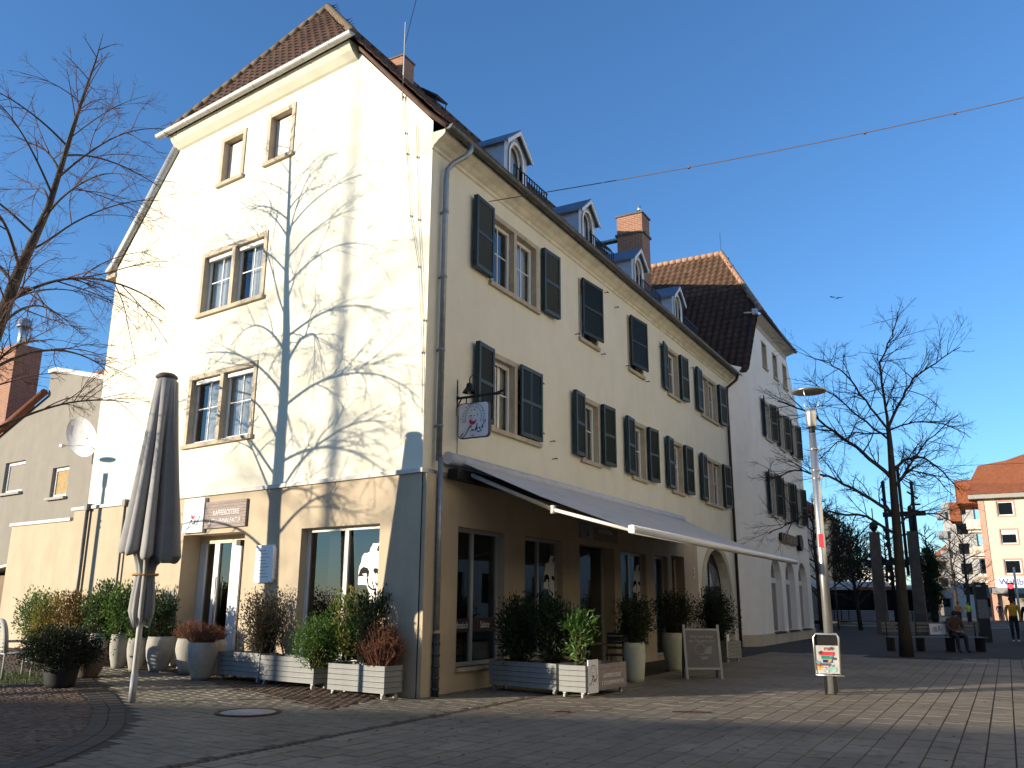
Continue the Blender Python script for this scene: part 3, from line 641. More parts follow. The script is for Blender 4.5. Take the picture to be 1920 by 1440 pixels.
# ================================================================ SHOP FRONTS
alu = mat('pale_aluminium_frame', (0.46, 0.45, 0.43), 0.4, 0.05, metal=.3)
def shop_window(rz, u0, u1, z0, z1, y=.18, posts=(), m=None, sill=True, fw=.07):
    q = MB(); fm = m or wood_w
    q.box(u0, u0+fw, y-.04, y+.03, z0, z1); q.box(u1-fw, u1, y-.04, y+.03, z0, z1); q.box(u0+fw, u1-fw, y-.038, y+.03, z1-fw, z1); q.box(u0+fw, u1-fw, y-.038, y+.03, z0, z0+fw)
    for a, b in posts: q.box(a, b, y-.036, y+.03, z0+fw, z1-fw)
    o = q.build('shop_window', fm, house, rz=rz)
    if sill: MB().box(u0-.04, u1+.04, -.10, y-.04, z0-.06, z0).build('window_sill', stone, o)
    MB().quad((u0+fw, y, z0+fw), (u1-fw, y, z0+fw), (u1-fw, y, z1-fw), (u0+fw, y, z1-fw)).build('pane', glass, o)
    return o
wA = shop_window(RA, -3.01, -.94, .45, 2.84, .18, [(-1.99, -1.89)])
FACE = [(-1.28, 2.52), (-1.21, 2.51), (-1.11, 2.52), (-1.08, 2.18), (-1.07, 1.85), (-1.07, 1.69), (-1.12, 1.49), (-1.32, 1.49), (-1.32, 1.65), (-1.4, 1.79), (-1.52, 1.8), (-1.62, 1.8), (-1.62, 1.94), (-1.62, 2.02), (-1.61, 2.11), (-1.56, 2.2), (-1.55, 2.29), (-1.49, 2.35), (-1.41, 2.35), (-1.36, 2.37), (-1.34, 2.44), (-1.31, 2.47)]
DARKS = [[(-1.62, 1.94), (-1.6, 2.0), (-1.57, 2.07), (-1.5, 2.11), (-1.4, 2.09), (-1.35, 2.03), (-1.36, 1.94), (-1.39, 1.91), (-1.41, 1.99), (-1.44, 2.0), (-1.48, 1.99), (-1.53, 1.99), (-1.47, 1.95)],
         [(-1.25, 2.04), (-1.23, 2.08), (-1.17, 2.08), (-1.09, 2.06), (-1.08, 2.02), (-1.12, 2.02), (-1.08, 1.99), (-1.12, 1.97), (-1.18, 2.0), (-1.19, 1.97)],
         [(-1.18, 2.39), (-1.17, 2.43), (-1.15, 2.47), (-1.1, 2.48), (-1.1, 2.44), (-1.13, 2.42), (-1.11, 2.38), (-1.15, 2.37)],
         [(-1.41, 1.91), (-1.37, 1.91), (-1.35, 1.79), (-1.25, 1.73), (-1.17, 1.72), (-1.18, 1.69), (-1.28, 1.71), (-1.36, 1.76)]]
def poly_mb(polys, y):
    q = MB()
    for P in polys:
        t = tessellate_polygon([[Vector((a, b, 0)) for a, b in P]]); q.add([(a, y, b) for a, b in P], [tuple(x) for x in t])
    return q
decw = mat('white_window_film', (0.80, 0.78, 0.74), .6, .02)
def portrait(par, tf, y):
    d = poly_mb([[tf(p) for p in FACE]], y).build('portrait_film', decw, par)
    poly_mb([[tf(p) for p in P] for P in DARKS], y-.004).build('film_cutout', dark, par)
portrait(wA, lambda p: p, .172)
shop_window(RB, 1.15, 2.84, .40, 2.83, .16, [(1.84, 1.92)], alu)
wB = [shop_window(RB, 3.68, 5.43, .45, 2.84, .16, [(4.5, 4.57)], alu), shop_window(RB, 8.83, 10.66, .45, 2.82, .16, [(9.7, 9.78)], alu), shop_window(RB, 11.3, 12.41, .1, 2.82, .16, [], alu, sill=False)]
portrait(wB[0], lambda p: (5.38+(p[0]+1.08)*1.0, p[1]), .152)
portrait(wB[1], lambda p: (10.60+(p[0]+1.08)*1.0, p[1]), .152)
band = mat('plum_window_band', (.055, .03, .035), .5)
q = MB(); q.box(1.22, 1.84, .150, .155, .98, 1.22); q.box(1.92, 2.77, .150, .155, .98, 1.22); wb0 = q.build('lettering_band', band, house, rz=RB)
text('lettering', 'Frühstück', .17, printw, wb0, UP(1.52, .146, 1.10), .001, sx=.85); text('lettering', 'Salate', .17, printw, wb0, UP(2.4, .146, 1.10), .001, sx=.85)
# doors
def posts(rz, spec, z0, z1, y, m, name='door_frame'):
    q = MB()
    for a, b in spec: q.box(a, b, y-.03, y+.03, z0, z1)
    return q.build(name, m, house, rz=rz)
d = posts(RA, [(-6.83, -6.60), (-6.30, -6.14), (-5.72, -5.40), (-4.95, -4.71)], .2, 2.70, .45, wood_w); MB().box(-6.83, -4.71, .42, .48, 2.70, 2.86).build('transom', grey_r, d); MB().quad((-6.7, .46, .22), (-4.8, .46, .22), (-4.8, .46, 2.7), (-6.7, .46, 2.7)).build('door_pane', glass, d)
MB().box(-5.42, -5.28, .30, .44, 2.62, 2.74).build('door_sensor', black, d); MB().tube([(-6.12, .38, .9), (-6.12, .38, 2.0)], .014, 6).build('handle', steel, d)
MB().box(-6.83, -4.71, -.10, .6, .0, .2).build('door_step', mat('pale_concrete', ()), house, rz=RA)
d = posts(RB, [(6.38, 6.46), (6.78, 6.86), (8.3, 8.38)], .06, 2.8, .30, alu); MB().quad((6.4, .31, .1), (8.36, .31, .1), (8.36, .31, 2.8), (6.4, .31, 2.8)).build('door_pane', glass, d)
for k, z in enumerate((1.75, 1.98, 2.2, 2.42)): MB().lathe([(.0, -.04), (.05, -.02), (.06, .02), (.0, .05)], 10, (6.62, .34, z)).build('shelf_jar', mat('jar_amber', (.35, .22, .10), .4), d)
brown_d = mat('brown_door_panel', (.07, .04, .025), .7, .2, 4)
MB().box(6.9, 8.3, .33, .36, .06, 2.8).build('door_leaf', brown_d, d)
d = posts(RB, [(12.78, 12.86), (13.8, 13.9)], .05, 2.86, .28, beige); MB().box(12.86, 13.8, .27, .31, .05, 2.86).build('door_leaf', brown_d, d)
# arched gate with stone band
q = MB(); arc_o = [(15.62, 0.0)]+[(17.45+1.83*math.cos(R(a)), 1.75+1.83*math.sin(R(a))) for a in range(180, -1, -10)]+[(19.28, 0.0)]
arc_i = [(19.0, 0.0)]+[(17.45+1.55*math.cos(R(a)), 1.75+1.55*math.sin(R(a))) for a in range(0, 181, 10)]+[(15.9, 0.0)]
n = len(arc_o)
ai = list(reversed(arc_i))
q.add([(a, -.03, b) for a, b in arc_o]+[(a, -.03, b) for a, b in ai], [(i, i+1, n+i+1, n+i) for i in range(n-1)]); q.add([(a, -.03, b) for a, b in arc_o]+[(a, .03, b) for a, b in arc_o], [(i, i+1, n+i+1, n+i) for i in range(n-1)])
q.build('arch_band', mat('sand_arch_band', (.52, .43, .30), .9, .06, 3, dirt=.15), house, rz=RB)
q = MB(); q.add([(a, .30, b) for a, b in [(15.9, 0), (19, 0)]+arc_i[1:-1]], [tuple(range(len(arc_i)))]); ag = q.build('arched_gate', mat('dark_gate', (.030, .028, .027), .6, .2, 4), house, rz=RB)
q = MB(); q.box(16.0, 18.9, .27, .30, 1.98, 2.06); q.box(17.4, 17.5, .26, .30, 0, 3.2); q.build('gate_rail', mat('dark_gate', ()), ag)
q = MB(); q.quad((16.1, .285, 2.08), (17.38, .285, 2.08), (17.38, .285, 2.9), (16.5, .285, 2.7)); q.quad((17.52, .285, 2.08), (18.8, .285, 2.08), (18.4, .285, 2.7), (17.52, .285, 2.95)); q.build('gate_pane', mat('grey_pane', (.10, .10, .105), .15, spec=.6), ag)
q = MB(); q.box(16.12, 16.5, .24, .26, 1.42, 1.76); yn = q.build('notice', mat('yellow_notice', (.72, .45, .03), .5), ag); q = MB(); q.box(16.18, 16.44, .234, .239, 1.62, 1.70); q.box(16.18, 16.44, .234, .239, 1.48, 1.55); q.build('notice_print', printk, ag)
text('house_number', '3', .48, mat('white_number', (.7, .68, .62), .5), house, Matrix.Rotation(RB, 4, 'Z') @ UP(14.78, -.035, 2.42), .012)
# dark rooms behind the glass with brick pier, tables, ceiling spots
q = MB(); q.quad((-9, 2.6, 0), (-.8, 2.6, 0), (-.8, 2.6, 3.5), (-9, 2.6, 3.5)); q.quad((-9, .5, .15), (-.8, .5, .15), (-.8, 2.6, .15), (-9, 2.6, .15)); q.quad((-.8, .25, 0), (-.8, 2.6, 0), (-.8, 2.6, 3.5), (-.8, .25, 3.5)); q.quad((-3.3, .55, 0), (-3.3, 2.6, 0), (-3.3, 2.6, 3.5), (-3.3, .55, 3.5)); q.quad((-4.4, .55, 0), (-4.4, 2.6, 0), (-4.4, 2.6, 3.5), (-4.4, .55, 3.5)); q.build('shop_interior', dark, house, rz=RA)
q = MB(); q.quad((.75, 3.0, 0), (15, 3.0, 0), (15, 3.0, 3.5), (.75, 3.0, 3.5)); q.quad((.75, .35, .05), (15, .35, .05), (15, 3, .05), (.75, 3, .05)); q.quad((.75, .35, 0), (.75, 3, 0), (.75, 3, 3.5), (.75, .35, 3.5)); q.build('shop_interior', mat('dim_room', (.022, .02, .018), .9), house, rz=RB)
q = MB(); q.box(-2.9, -2.45, .55, .95, .15, 3.4); q.build('brick_pier', brickmat('inner_brick', (.05, .03, .022), (.035, .02, .015), (.06, .05, .04)), house, rz=RA)
q = MB(); q.box(1.3, 2.7, 1.2, 1.25, 1.95, 2.2); q.build('menu_board', mat('slate_blue_board', (.05, .065, .09), .6), house, rz=RB)
q = MB()
for (u, y) in ((1.35, .9), (1.75, 1.0), (2.3, 1.2), (4.2, 1.1)): q.disc((u, y, 3.2), .035, n=10)
q.build('ceiling_spot', emit('lit_spot', (1.0, .93, .8), 14), house, rz=RB)

# ================================================================ AWNING
aw = thing('awning', 'long grey fabric awning rolled out over the café front on folding arms', 'awning', (.2, .9, 3.9))
fabric = mat('grey_awning_cloth', (0.50, 0.485, 0.46), .85, .05, 3, .1, 200, dirt=.15, dscale=1.5)
alw = mat('white_powder_coat', (.72, .70, .67), .35, .03)
def awl(v): return Vector(v)-Vector((.2, .9, 3.9))
q = MB(); n = 24
for j in range(2):
    for i in range(n):
        def pt(i, t):
            y = .9+12.55*i/n; sag = -.05*math.sin(math.pi*t)-.01*math.sin(i*1.9)*math.sin(math.pi*t); return awl((.22+3.18*t, y, 3.95-1.30*t+sag))
        q.add([pt(i, j/2), pt(i+1, j/2), pt(i+1, j/2+.5), pt(i, j/2+.5)], [(0,1,2,3)], 0, True)
q.build('canopy_cloth', fabric, aw)
q = MB(); q.tube([awl((3.42, .95, 2.65)), awl((3.42, 13.5, 2.66))], .07, 14); q.build('front_bar', alw, aw)
q = MB(); q.box(3.37-.2, 3.47-.2, .95-.9-.015, .95-.9+.0, 2.59-3.9, 2.71-3.9); q.build('end_cap', alw, aw)
q = MB(); q.tube([awl((.16, .55, 3.98)), awl((.16, 13.5, 3.98))], .11, 16); q.build('cassette', mat('cassette_grey', (.50, .50, .51), .45), aw)
q = MB(); q.box(-.1, .1, -.25, 12.6, -.28, -.10); q.build('mounting_rail', black, aw)
for y0, sg in ((1.2, 1), (13.1, -1), (7.6, 1)):
    q = MB(); q.tube([awl((.2, y0-.1*sg, 3.78)), awl((1.7, y0+.42*sg, 3.10))], .038, 8); q.tube([awl((1.7, y0+.42*sg, 3.10)), awl((3.40, y0-.12*sg, 2.63))], .032, 8); a = q.build('folding_arm', alw, aw)
    q = MB(); q.tube([awl((1.7, y0+.42*sg, 3.03)), awl((1.7, y0+.42*sg, 3.17))], .055, 10); q.build('elbow', alw, a)
q = MB(); q.disc(awl((.16, .54, 3.98)), .115, (0, 1, 0)); q.build('cassette_end', alw, aw)

# ================================================================ SIGNS
def logo(par, M, s, dk=None):
    """oval portrait emblem with red beard, arched word and script name; unit square centred, faces local -Y"""
    dk = dk or printk; word = 'STULLENMANUFAKTUR'; q = MB()
    for i, ch in enumerate(word):
        a = R(202-224*i/(len(word)-1)); rr = .315
        text('emblem_letter', ch, .085*s, dk, par, M @ Matrix.Translation((rr*s*math.cos(a), 0, (.10+rr*1.02*math.sin(a))*s)) @ Matrix.Rotation(-(a-R(90)), 4, 'Y') @ Matrix.Rotation(R(90), 4, 'X'), .001)
    def P(pts): return [M @ Vector((a*s, -.003, b*s)) for a, b in pts]
    def tri(polys, m, name):
        q = MB()
        for p in polys:
            t = tessellate_polygon([[Vector((a, b, 0)) for a, b in p]]); q.add(P(p), [tuple(x) for x in t])
        q.build(name, m, par)
    tri([[(-.13, .05), (-.11, -.01), (-.09, .03), (-.06, .0), (-.02, -.02), (.01, -.035), (.04, -.03), (.09, .03), (.08, -.06), (.04, -.11), (-.02, -.125), (-.09, -.10), (-.12, -.04)]], printr, 'emblem_beard')
    tri([[(-.11, .12), (-.05, .13), (-.04, .11), (-.10, .10)], [(.0, .13), (.05, .12), (.05, .10), (.01, .11)], [(-.09, .24), (-.03, .28), (-.04, .25)], [(.0, .27), (.05, .28), (.07, .24), (.03, .26)], [(.11, .18), (.14, .12), (.12, .08)], [(-.07, .07), (-.05, .03), (-.03, .02), (-.05, .05)]], dk, 'emblem_face')
    q = MB(); q.tube([M @ Vector((.24*s*math.cos(R(a)), -.003, (.08+.28*math.sin(R(a)))*s)) for a in range(-30, 211, 12)], .004*s, 4); q.build('emblem_oval', dk, par)
    q = MB()
    for st in ([(-.37, -.40), (-.30, -.43), (-.22, -.36), (-.14, -.22), (-.08, -.13), (-.05, -.15), (-.08, -.20)], [(-.37, -.40), (-.35, -.36), (-.28, -.33)], [(-.06, -.27), (-.02, -.24), (.0, -.27), (.02, -.25)], [(.13, -.10), (.08, -.24), (.05, -.28)], [(.06, -.24), (.14, -.20), (.10, -.23), (.15, -.32), (.20, -.31), (.26, -.26)], [(.17, -.22), (.22, -.24), (.20, -.20), (.17, -.22)], [(.38, -.02), (.30, -.12), (.25, -.22), (.28, -.22), (.29, -.18), (.26, -.16)]):
        q.tube([M @ Vector((a*s, -.003, b*s)) for a, b in st], .010*s, 5)
    q.build('emblem_script', dk, par)
    text('emblem_letter', 'VI', .09*s, dk, par, M @ Matrix.Translation((-.02*s, 0, -.40*s)) @ Matrix.Rotation(R(90), 4, 'X'), .001)
# hanging sign with bracket and bell lamp, faces -Y, at y=1.05
hs = thing('hanging_sign', 'white hanging café sign with red bearded portrait on black iron bracket', 'sign', (0, 1.05, 4.4))
q = MB(); c = .07; x0, x1, z0, z1 = .05, .71, 0, .66; pl = []
for cx, cz, a0 in ((x1-c, z1-c, 0), (x0+c, z1-c, 90), (x0+c, z0+c, 180), (x1-c, z0+c, 270)):
    for a in range(0, 91, 15): pl.append((cx+c*math.cos(R(a0+a)), cz+c*math.sin(R(a0+a))))
MB().prism(pl, -.03, .03).build('sign_rim', mat('dark_sign_rim', (.03, .025, .03), .4), hs)
ctr = (.38, .33); pi_ = [(ctr[0]+(a-ctr[0])*.955, ctr[1]+(b-ctr[1])*.955) for a, b in pl]
MB().prism(pi_, -.034, .034).build('sign_face', mat('white_enamel', (.70, .71, .74), .3, .02), hs)
logo(hs, Matrix.Translation((.38, -.036, .33)), .72)
q = MB(); q.box(-.02, .93, -.02, .02, .76, .80); q.box(-.03, .0, -.025, .025, .45, 1.13); q.tube([(.1, 0, .78), (.0, 0, .6)], .012, 6); q.build('bracket', black, hs)
q = MB()
for x in (.2, .56): q.tube([(x, 0, .66), (x, 0, .77)], .012, 6)
q.build('hanger', black, hs)
q = MB(); q.tube([(-.1, 0, .80), (.02, 0, .80)], .03, 6); q.tube([(.80, 0, .79), (1.0, 0, .83)], .02, 6); q.build('finial', black, hs)
q = MB(); q.lathe([(.13, 0), (.10, .05), (.065, .10), (.055, .16), (.03, .19)], 16, (.26, 0, .86)); lm = q.build('bell_lamp', black, hs)
q = MB(); q.tube([(.26, 0, 1.04), (.27, 0, 1.15), (.33, 0, 1.19), (.38, 0, 1.14), (.38, 0, .8)], .009, 6); q.build('lamp_hook', black, lm)
MB().lathe([(0, -.03), (.03, -.015), (.035, .02), (0, .05)], 10, (.26, 0, .87)).build('bulb', mat('milky_bulb', (.5, .5, .48), .3), lm)
MB().tube([(.02, 0, .45), (.02, 0, -.45)], .007, 5).build('sign_cable', mat('conductor', ()), hs)
# wooden sign with white panel over the gable door
ws = thing('wall_sign', 'weathered wooden café sign with white emblem panel over the gable door', 'sign', (0, 0, 0), RA)
q = MB()
for k in range(9): q.box(-6.06, -4.68, -.075, -.02, 2.965+k*.0615, 2.965+k*.0615+.057)
q.build('board', signwood, ws)
MB().box(-6.78, -6.07, -.10, -.02, 2.90, 3.62).build('emblem_panel', signw, ws); logo(ws, Matrix.Translation((-6.42, -.101, 3.26)), .66, mat('pale_print', (.3, .3, .3), .7))
text('lettering', 'KAFFEERÖSTEREI', .155, printw, ws, UP(-5.32, -.08, 3.27), .002, sx=.75); text('lettering', '& STULLENMANUFAKTUR', .135, printw, ws, UP(-5.35, -.08, 3.10), .002, sx=.68)
ws2 = thing('wall_sign', 'dim café sign with white emblem panel under the awning', 'sign', (0, 0, 0), RB)
MB().box(6.33, 7.02, -.06, -.025, 2.96, 3.34).build('emblem_panel', mat('greyed_panel', (.35, .34, .33), .5), ws2)
q = MB()
for k in range(5): q.box(7.04, 8.6, -.05, -.025, 2.97+k*.065, 2.97+k*.065+.06)
q.build('board', signwood, ws2); logo(ws2, Matrix.Translation((6.67, -.062, 3.15)), .36)
text('lettering', 'KAFFEERÖSTEREI', .13, printw, ws2, UP(7.8, -.055, 3.2), .002, sx=.85)
# menu case on the gable
mc = thing('menu_case', 'white wall menu case with printed list beside the gable shop window', 'menu case', (0, 0, 0), RA)
pl = [(-4.22, 1.85), (-3.72, 1.85), (-3.68, 1.92), (-3.68, 2.5), (-3.72, 2.56), (-4.22, 2.56)]
MB().prism(pl, -.10, -.02).build('case', mat('white_enamel', ()), mc)
q = MB()
for k in range(9): q.box(-4.15, -3.80-.05*(k % 3), -.104, -.1005, 1.95+k*.062, 1.965+k*.062)
q.build('menu_print', mat('grey_print', (.35, .36, .4), .7), mc)

# ================================================================ PLANTERS AND PLANTS
def planter(label, loc, L, D, rz, H=.42, sign=False):
    t = thing('slat_planter', label, 'planter', loc, rz, 'grey slatted planter boxes on castors')
    n = 5; h = H/n
    me = MB().box(0, L, 0, .022, 0, h-.008).mesh('slat', planterm); me2 = MB().box(0, .022, 0, D-.05, 0, h-.008).mesh('slat', planterm)
    for k in range(n):
        z = .10+k*h
        for y in (0, D-.022): obj('slat', me, t, (0, y, z+.002))
        for x in (0, L-.022): obj('slat', me2, t, (x, .025, z+.002))
    q = MB(); q.box(.03, L-.03, .03, D-.03, .10, .10+H-.06); q.build('soil', soil, t)
    for x in (.08, L-.08):
        for y in (.07, D-.07): 
            q = MB(); q.tube([(x-.02, y, .04), (x+.02, y, .04)], .04, 12); q.box(x-.03, x+.03, y-.03, y+.03, .075, .10); q.build('castor', mat('pale_castor', (.4, .4, .39), .5), t)
    if sign:
        p = MB().box(L+.005, L+.02, .06, .40, .08, .60).build('emblem_panel', signw, t)
        M = Matrix.Translation((L+.021, .23, .36)) @ Matrix.Rotation(RB, 4, 'Z'); logo(t, M, .36)
        q = MB()
        for k in range(5): q.box(L+.004, L+.014, .42, D-.02, .14+k*.075, .14+k*.075+.07)
        q.build('sign_board', signwood, t)
        text('lettering', 'KAFFEERÖSTEREI', .10, printw, t, Matrix.Translation((L+.016, .9, .32)) @ Matrix.Rotation(RB, 4, 'Z') @ Matrix.Rotation(R(90), 4, 'X'), .001, sx=.85)
        text('lettering', '& STULLENMANUFAKTUR', .085, printw, t, Matrix.Translation((L+.016, .92, .21)) @ Matrix.Rotation(RB, 4, 'Z') @ Matrix.Rotation(R(90), 4, 'X'), .001, sx=.8)
    return t
def leafmesh(q, p, d, s, w_=.45, mi=0):
    d = d.normalized(); sidev = d.cross(Vector((rnd.gauss(0,1), rnd.gauss(0,1), rnd.gauss(0,1)))).normalized(); nn = d.cross(sidev)
    a = p; b = p+d*s*.5+sidev*s*w_*.5+nn*s*.08; c = p+d*s; e = p+d*s*.5-sidev*s*w_*.5+nn*s*.08
    k = len(q.v); q.v += [tuple(a), tuple(b), tuple(c), tuple(e)]; q.f.append((k, k+1, k+2, k+3)); q.m.append(mi); q.sm.append(False)
def shrub(name, label, cat, loc, rx, ry, h, n, ls, mats, z0=0.0, stems=8, clumps=26, flat=.5, lw=.45, group=None, shape='oval', stemc=None):
    t = thing(name, label, cat, loc, rnd.random()*6, group)
    q = MB(); st = MB(); cl = []
    for k in range(clumps):
        while True:
            v = Vector((rnd.uniform(-1, 1), rnd.uniform(-1, 1), rnd.uniform(-1, 1)))
            if .35 < v.length < 1: break
        if shape == 'up': v = Vector((v.x*(.55+.45*(v.z+1)/2), v.y*(.55+.45*(v.z+1)/2), v.z))
        cl.append(Vector((v.x*rx*.86, v.y*ry*.86, z0+h*(.5+.5*v.z*.9))))
    nm = len(mats)
    for i in range(n):
        c = cl[i % clumps]; sp = .17*min(rx, h*.5)+.02
        p = c+Vector([max(-1.7*sp, min(1.7*sp, rnd.gauss(0, sp))) for _ in range(3)])
        if p.z < z0*.9: p.z = z0*.9+rnd.random()*.05
        d = (p-Vector((0, 0, z0+h*.3)))+Vector((rnd.gauss(0, .3), rnd.gauss(0, .3), rnd.gauss(0, .3)+.1))
        leafmesh(q, p, d, ls*rnd.uniform(.6, 1.25), lw, (i % clumps) % nm)
    q.build('foliage', list(mats), t)
    for k in range(clumps):
        c = cl[k]; b = Vector((rnd.gauss(0, rx*.12), rnd.gauss(0, ry*.12), 0)); mid = b.lerp(c, .5)+Vector((rnd.gauss(0, .03), rnd.gauss(0, .03), .03))
        st.tube([b, mid, c], [.012, .009, .004], 4)
    st.build('stem', stemc or twig, t)
    return t
def heather(label, loc, r, h, n=300, mt=None, z0=0):
    t = thing('heather', label, 'plant', loc, rnd.random()*6, 'dry red-brown heather plants'); q = MB()
    for i in range(n):
        a = rnd.random()*6.28; rr = r*math.sqrt(rnd.random())*.45; b = Vector((rr*math.cos(a), rr*math.sin(a), z0)); k = rnd.uniform(.5, 1.0)
        e = Vector((b.x*2.1+rnd.gauss(0, r*.22), b.y*2.1+rnd.gauss(0, r*.22), z0+h*k*(1.1-.5*(rr/r/.45)**2))); m_ = b.lerp(e, .5)+Vector((rnd.gauss(0, .02), rnd.gauss(0, .02), .02))
        q.tube([b, m_, e], [.0045, .004, .002], 3)
        for _ in range(4): 
            s_ = m_.lerp(e, rnd.random()); q.tube([s_, s_+Vector((rnd.gauss(0, .04), rnd.gauss(0, .04), rnd.uniform(.01, .07)))], [.004, .002], 3)
    q.build('stalk', mt or mat('red_brown_stalk', (.17, .075, .045), .9, .35, 6), t); return t
def pot(label, loc, r, h, m=None, group='rough stone vases along the gable', rb=.62):
    t = thing('plant_pot', label, 'plant pot', loc, rnd.random()*6, group); ph = rnd.random()*6
    jit = lambda a, z: 1+.012*math.sin(3*a+ph)+.008*math.sin(7*a+9*z)
    q = MB(); q.lathe([(0, .0), (r*rb, 0), (r*rb*1.12, h*.12), (r*.92, h*.42), (r*1.0, h*.66), (r*.97, h*.86), (r*.90, h), (r*.80, h), (r*.78, h*.9)], 26, jit=jit); q.build('vase', m or potm, t)
    q = MB(); q.lathe([(0, h*.91), (r*.80, h*.9)], 20); q.build('soil', soil, t); return t
Lg1, Lg2 = (0.045, 0.10, 0.018), (0.11, 0.18, 0.035)
bay = [leafmat('bay_leaf', Lg1, Lg2), leafmat('bay_leaf_dark', (.022, .055, .016), (.05, .10, .025))]
drk = [leafmat('dark_leaf', (.016, .038, .014), (.035, .07, .02)), leafmat('dark_leaf_b', (.012, .03, .012), (.03, .055, .018))]
yel = [leafmat('yellow_leaf', (.22, .19, .03), (.34, .27, .05)), leafmat('olive_leaf', (.12, .13, .03), (.19, .18, .04))]
brt = [leafmat('bright_leaf', (.06, .14, .02), (.12, .22, .035)), leafmat('box_leaf', (.04, .10, .018), (.07, .15, .025))]
oli = [leafmat('grey_olive_leaf', (.045, .05, .03), (.09, .09, .05)), leafmat('brown_olive_leaf', (.06, .045, .03), (.09, .075, .045))]
rus = [leafmat('russet_leaf', (.12, .06, .02), (.20, .10, .03)), leafmat('brown_leaf', (.08, .04, .02), (.13, .07, .03))]
def at_g(s, off): p = G*s+GN*off; return (p.x, p.y, gz(p.x, p.y))
# gable planters (front face faces the street): origin at front left corner
pr_ = planter('grey slatted planter nearest the gable door, left of two joined boxes', (*at_g(4.42, .62)[:2], .085), 1.22, .42, RA)
planter('grey slatted planter in the middle of the gable, sunlit, below the olive shrub', (*at_g(3.17, .62)[:2], .062), 1.42, .42, RA)
planter('grey slatted planter at the corner of the gable beside the downpipe', (*at_g(1.42, .60)[:2], .0), 1.28, .42, RA+R(1))
shrub('olive_shrub', 'tall grey-olive shrub in the slatted planters by the gable door', 'shrub', (*at_g(3.35, .42)[:2], .5), .80, .26, 1.25, 5600, .05, oli, stems=14, clumps=120, shape='up')
shrub('box_bush', 'dense bright green box bush between the two gable planters', 'shrub', (*at_g(1.72, .55)[:2], .42), .46, .32, .82, 5200, .045, brt, clumps=120)
shrub('yellow_shrub', 'yellow-green shrub rising before the gable shop window', 'shrub', (*at_g(1.28, .30)[:2], .55), .44, .27, 1.15, 2800, .065, yel+brt, clumps=60, shape='up')
shrub('laurel_shrub', 'dark green laurel with long leaves before the portrait window', 'shrub', (*at_g(.78, .25)[:2], .45), .42, .24, 1.25, 1900, .095, drk, clumps=50, lw=.3, shape='up')
heather('large rust-red heather at the corner end of the gable planter', (*at_g(.42, .38)[:2], .46), .38, .72, 600)
# street planters
planter('shaded grey slatted planter set square to the café front', (.31, 1.80, 0), 1.5, .42, R(-11))
planter('grey slatted planter with white emblem panel at the street corner of the café', (1.90, 1.38, 0), .50, 1.45, R(-5), sign=True)
shrub('laurel_shrub', 'dark laurel mass in the planter below the first café window', 'shrub', (.85, 1.9, .45), .66, .28, 1.1, 4200, .085, drk, clumps=90, lw=.35, shape='up')
shrub('laurel_shrub', 'tall dark laurel beside the emblem planter, under the awning', 'shrub', (1.55, 1.85, .45), .44, .34, 1.15, 3200, .085, drk, clumps=70, lw=.35, shape='up')
shrub('cherry_laurel', 'bright green sunlit cherry laurel in the emblem planter', 'shrub', (2.12, 1.75, .50), .32, .28, 1.0, 520, .13, brt, clumps=20, lw=.28, shape='up', flat=.2)
pot('tall pale green pot at the edge of the café seating', (1.92, 4.75, 0), .22, .75, potg, 'pale green pots along the street', .74)
shrub('round_bush', 'dark round bush in the tall pale pot beside the emblem planter', 'shrub', (1.92, 4.75, .72), .38, .38, .9, 3200, .06, drk, clumps=100)
pot('sunlit pale green pot behind the folding board', (1.66, 8.0, 0), .30, .85, potg, 'pale green pots along the street', .66)
shrub('round_bush', 'dark clipped ball bush in the sunlit pale pot', 'shrub', (1.66, 8.0, .85), .48, .48, .95, 5200, .05, drk, clumps=180)
planter('last slatted planter box by the arched gate', (1.0, 11.9, 0), .95, .6, R(-20), .45)
MB().box(1.86, 1.89, 11.55, 11.75, .12, .72).build('sign_board', signw, label='narrow white sign board on the last planter by the gate', cat='sign')
shrub('leafy_bush', 'tall dark leafy bush in the last planter by the arched gate', 'shrub', (1.45, 12.1, .5), .66, .52, 1.35, 5200, .07, drk, clumps=130)
# café furniture deep in the shade
def cafe_chair(label, loc, rz):
    t = thing('cafe_chair', label, 'chair', loc, rz, 'dark café chairs under the awning'); m = mat('dark_bistro_frame', (.03, .028, .026), .5)
    q = MB(); q.box(-.2, .2, -.2, .2, .44, .47); q.build('seat', m, t)
    for x in (-.18, .18):
        for y in (-.18, .18): MB().tube([(x, y, 0), (x*.95, y*.95, .45 if y < 0 else .88)], .014, 6).build('leg', m, t)
    q = MB()
    for z in (.58, .68, .78, .86): q.box(-.18, .18, .165, .18, z, z+.05)
    q.build('backrest', m, t); return t
for k, (x, y, a, lb) in enumerate(((1.15, 3.3, 20, 'dark café chair nearest the corner behind the emblem planter'), (1.2, 5.6, 190, 'dark café chair beside the tall pale pot'), (1.1, 6.9, 10, 'dark café chair before the café door'))): cafe_chair(lb, (x, y, 0), R(a))
def cafe_table(label, loc):
    t = thing('cafe_table', label, 'table', loc, 0, 'small café tables under the awning'); MB().lathe([(0, .72), (.35, .72), (.35, .75), (0, .75)], 24).build('table_top', mat('dark_wood_top', (.06, .045, .035), .5), t); MB().tube([(0, 0, 0), (0, 0, .72)], .03, 8).build('pedestal', black, t); MB().lathe([(0, .03), (.2, .02), (.22, 0)], 16).build('foot', black, t); return t
cafe_table('small round café table behind the emblem planter', (1.2, 4.1, 0)); cafe_table('small round café table before the café door', (1.1, 6.2, 0))
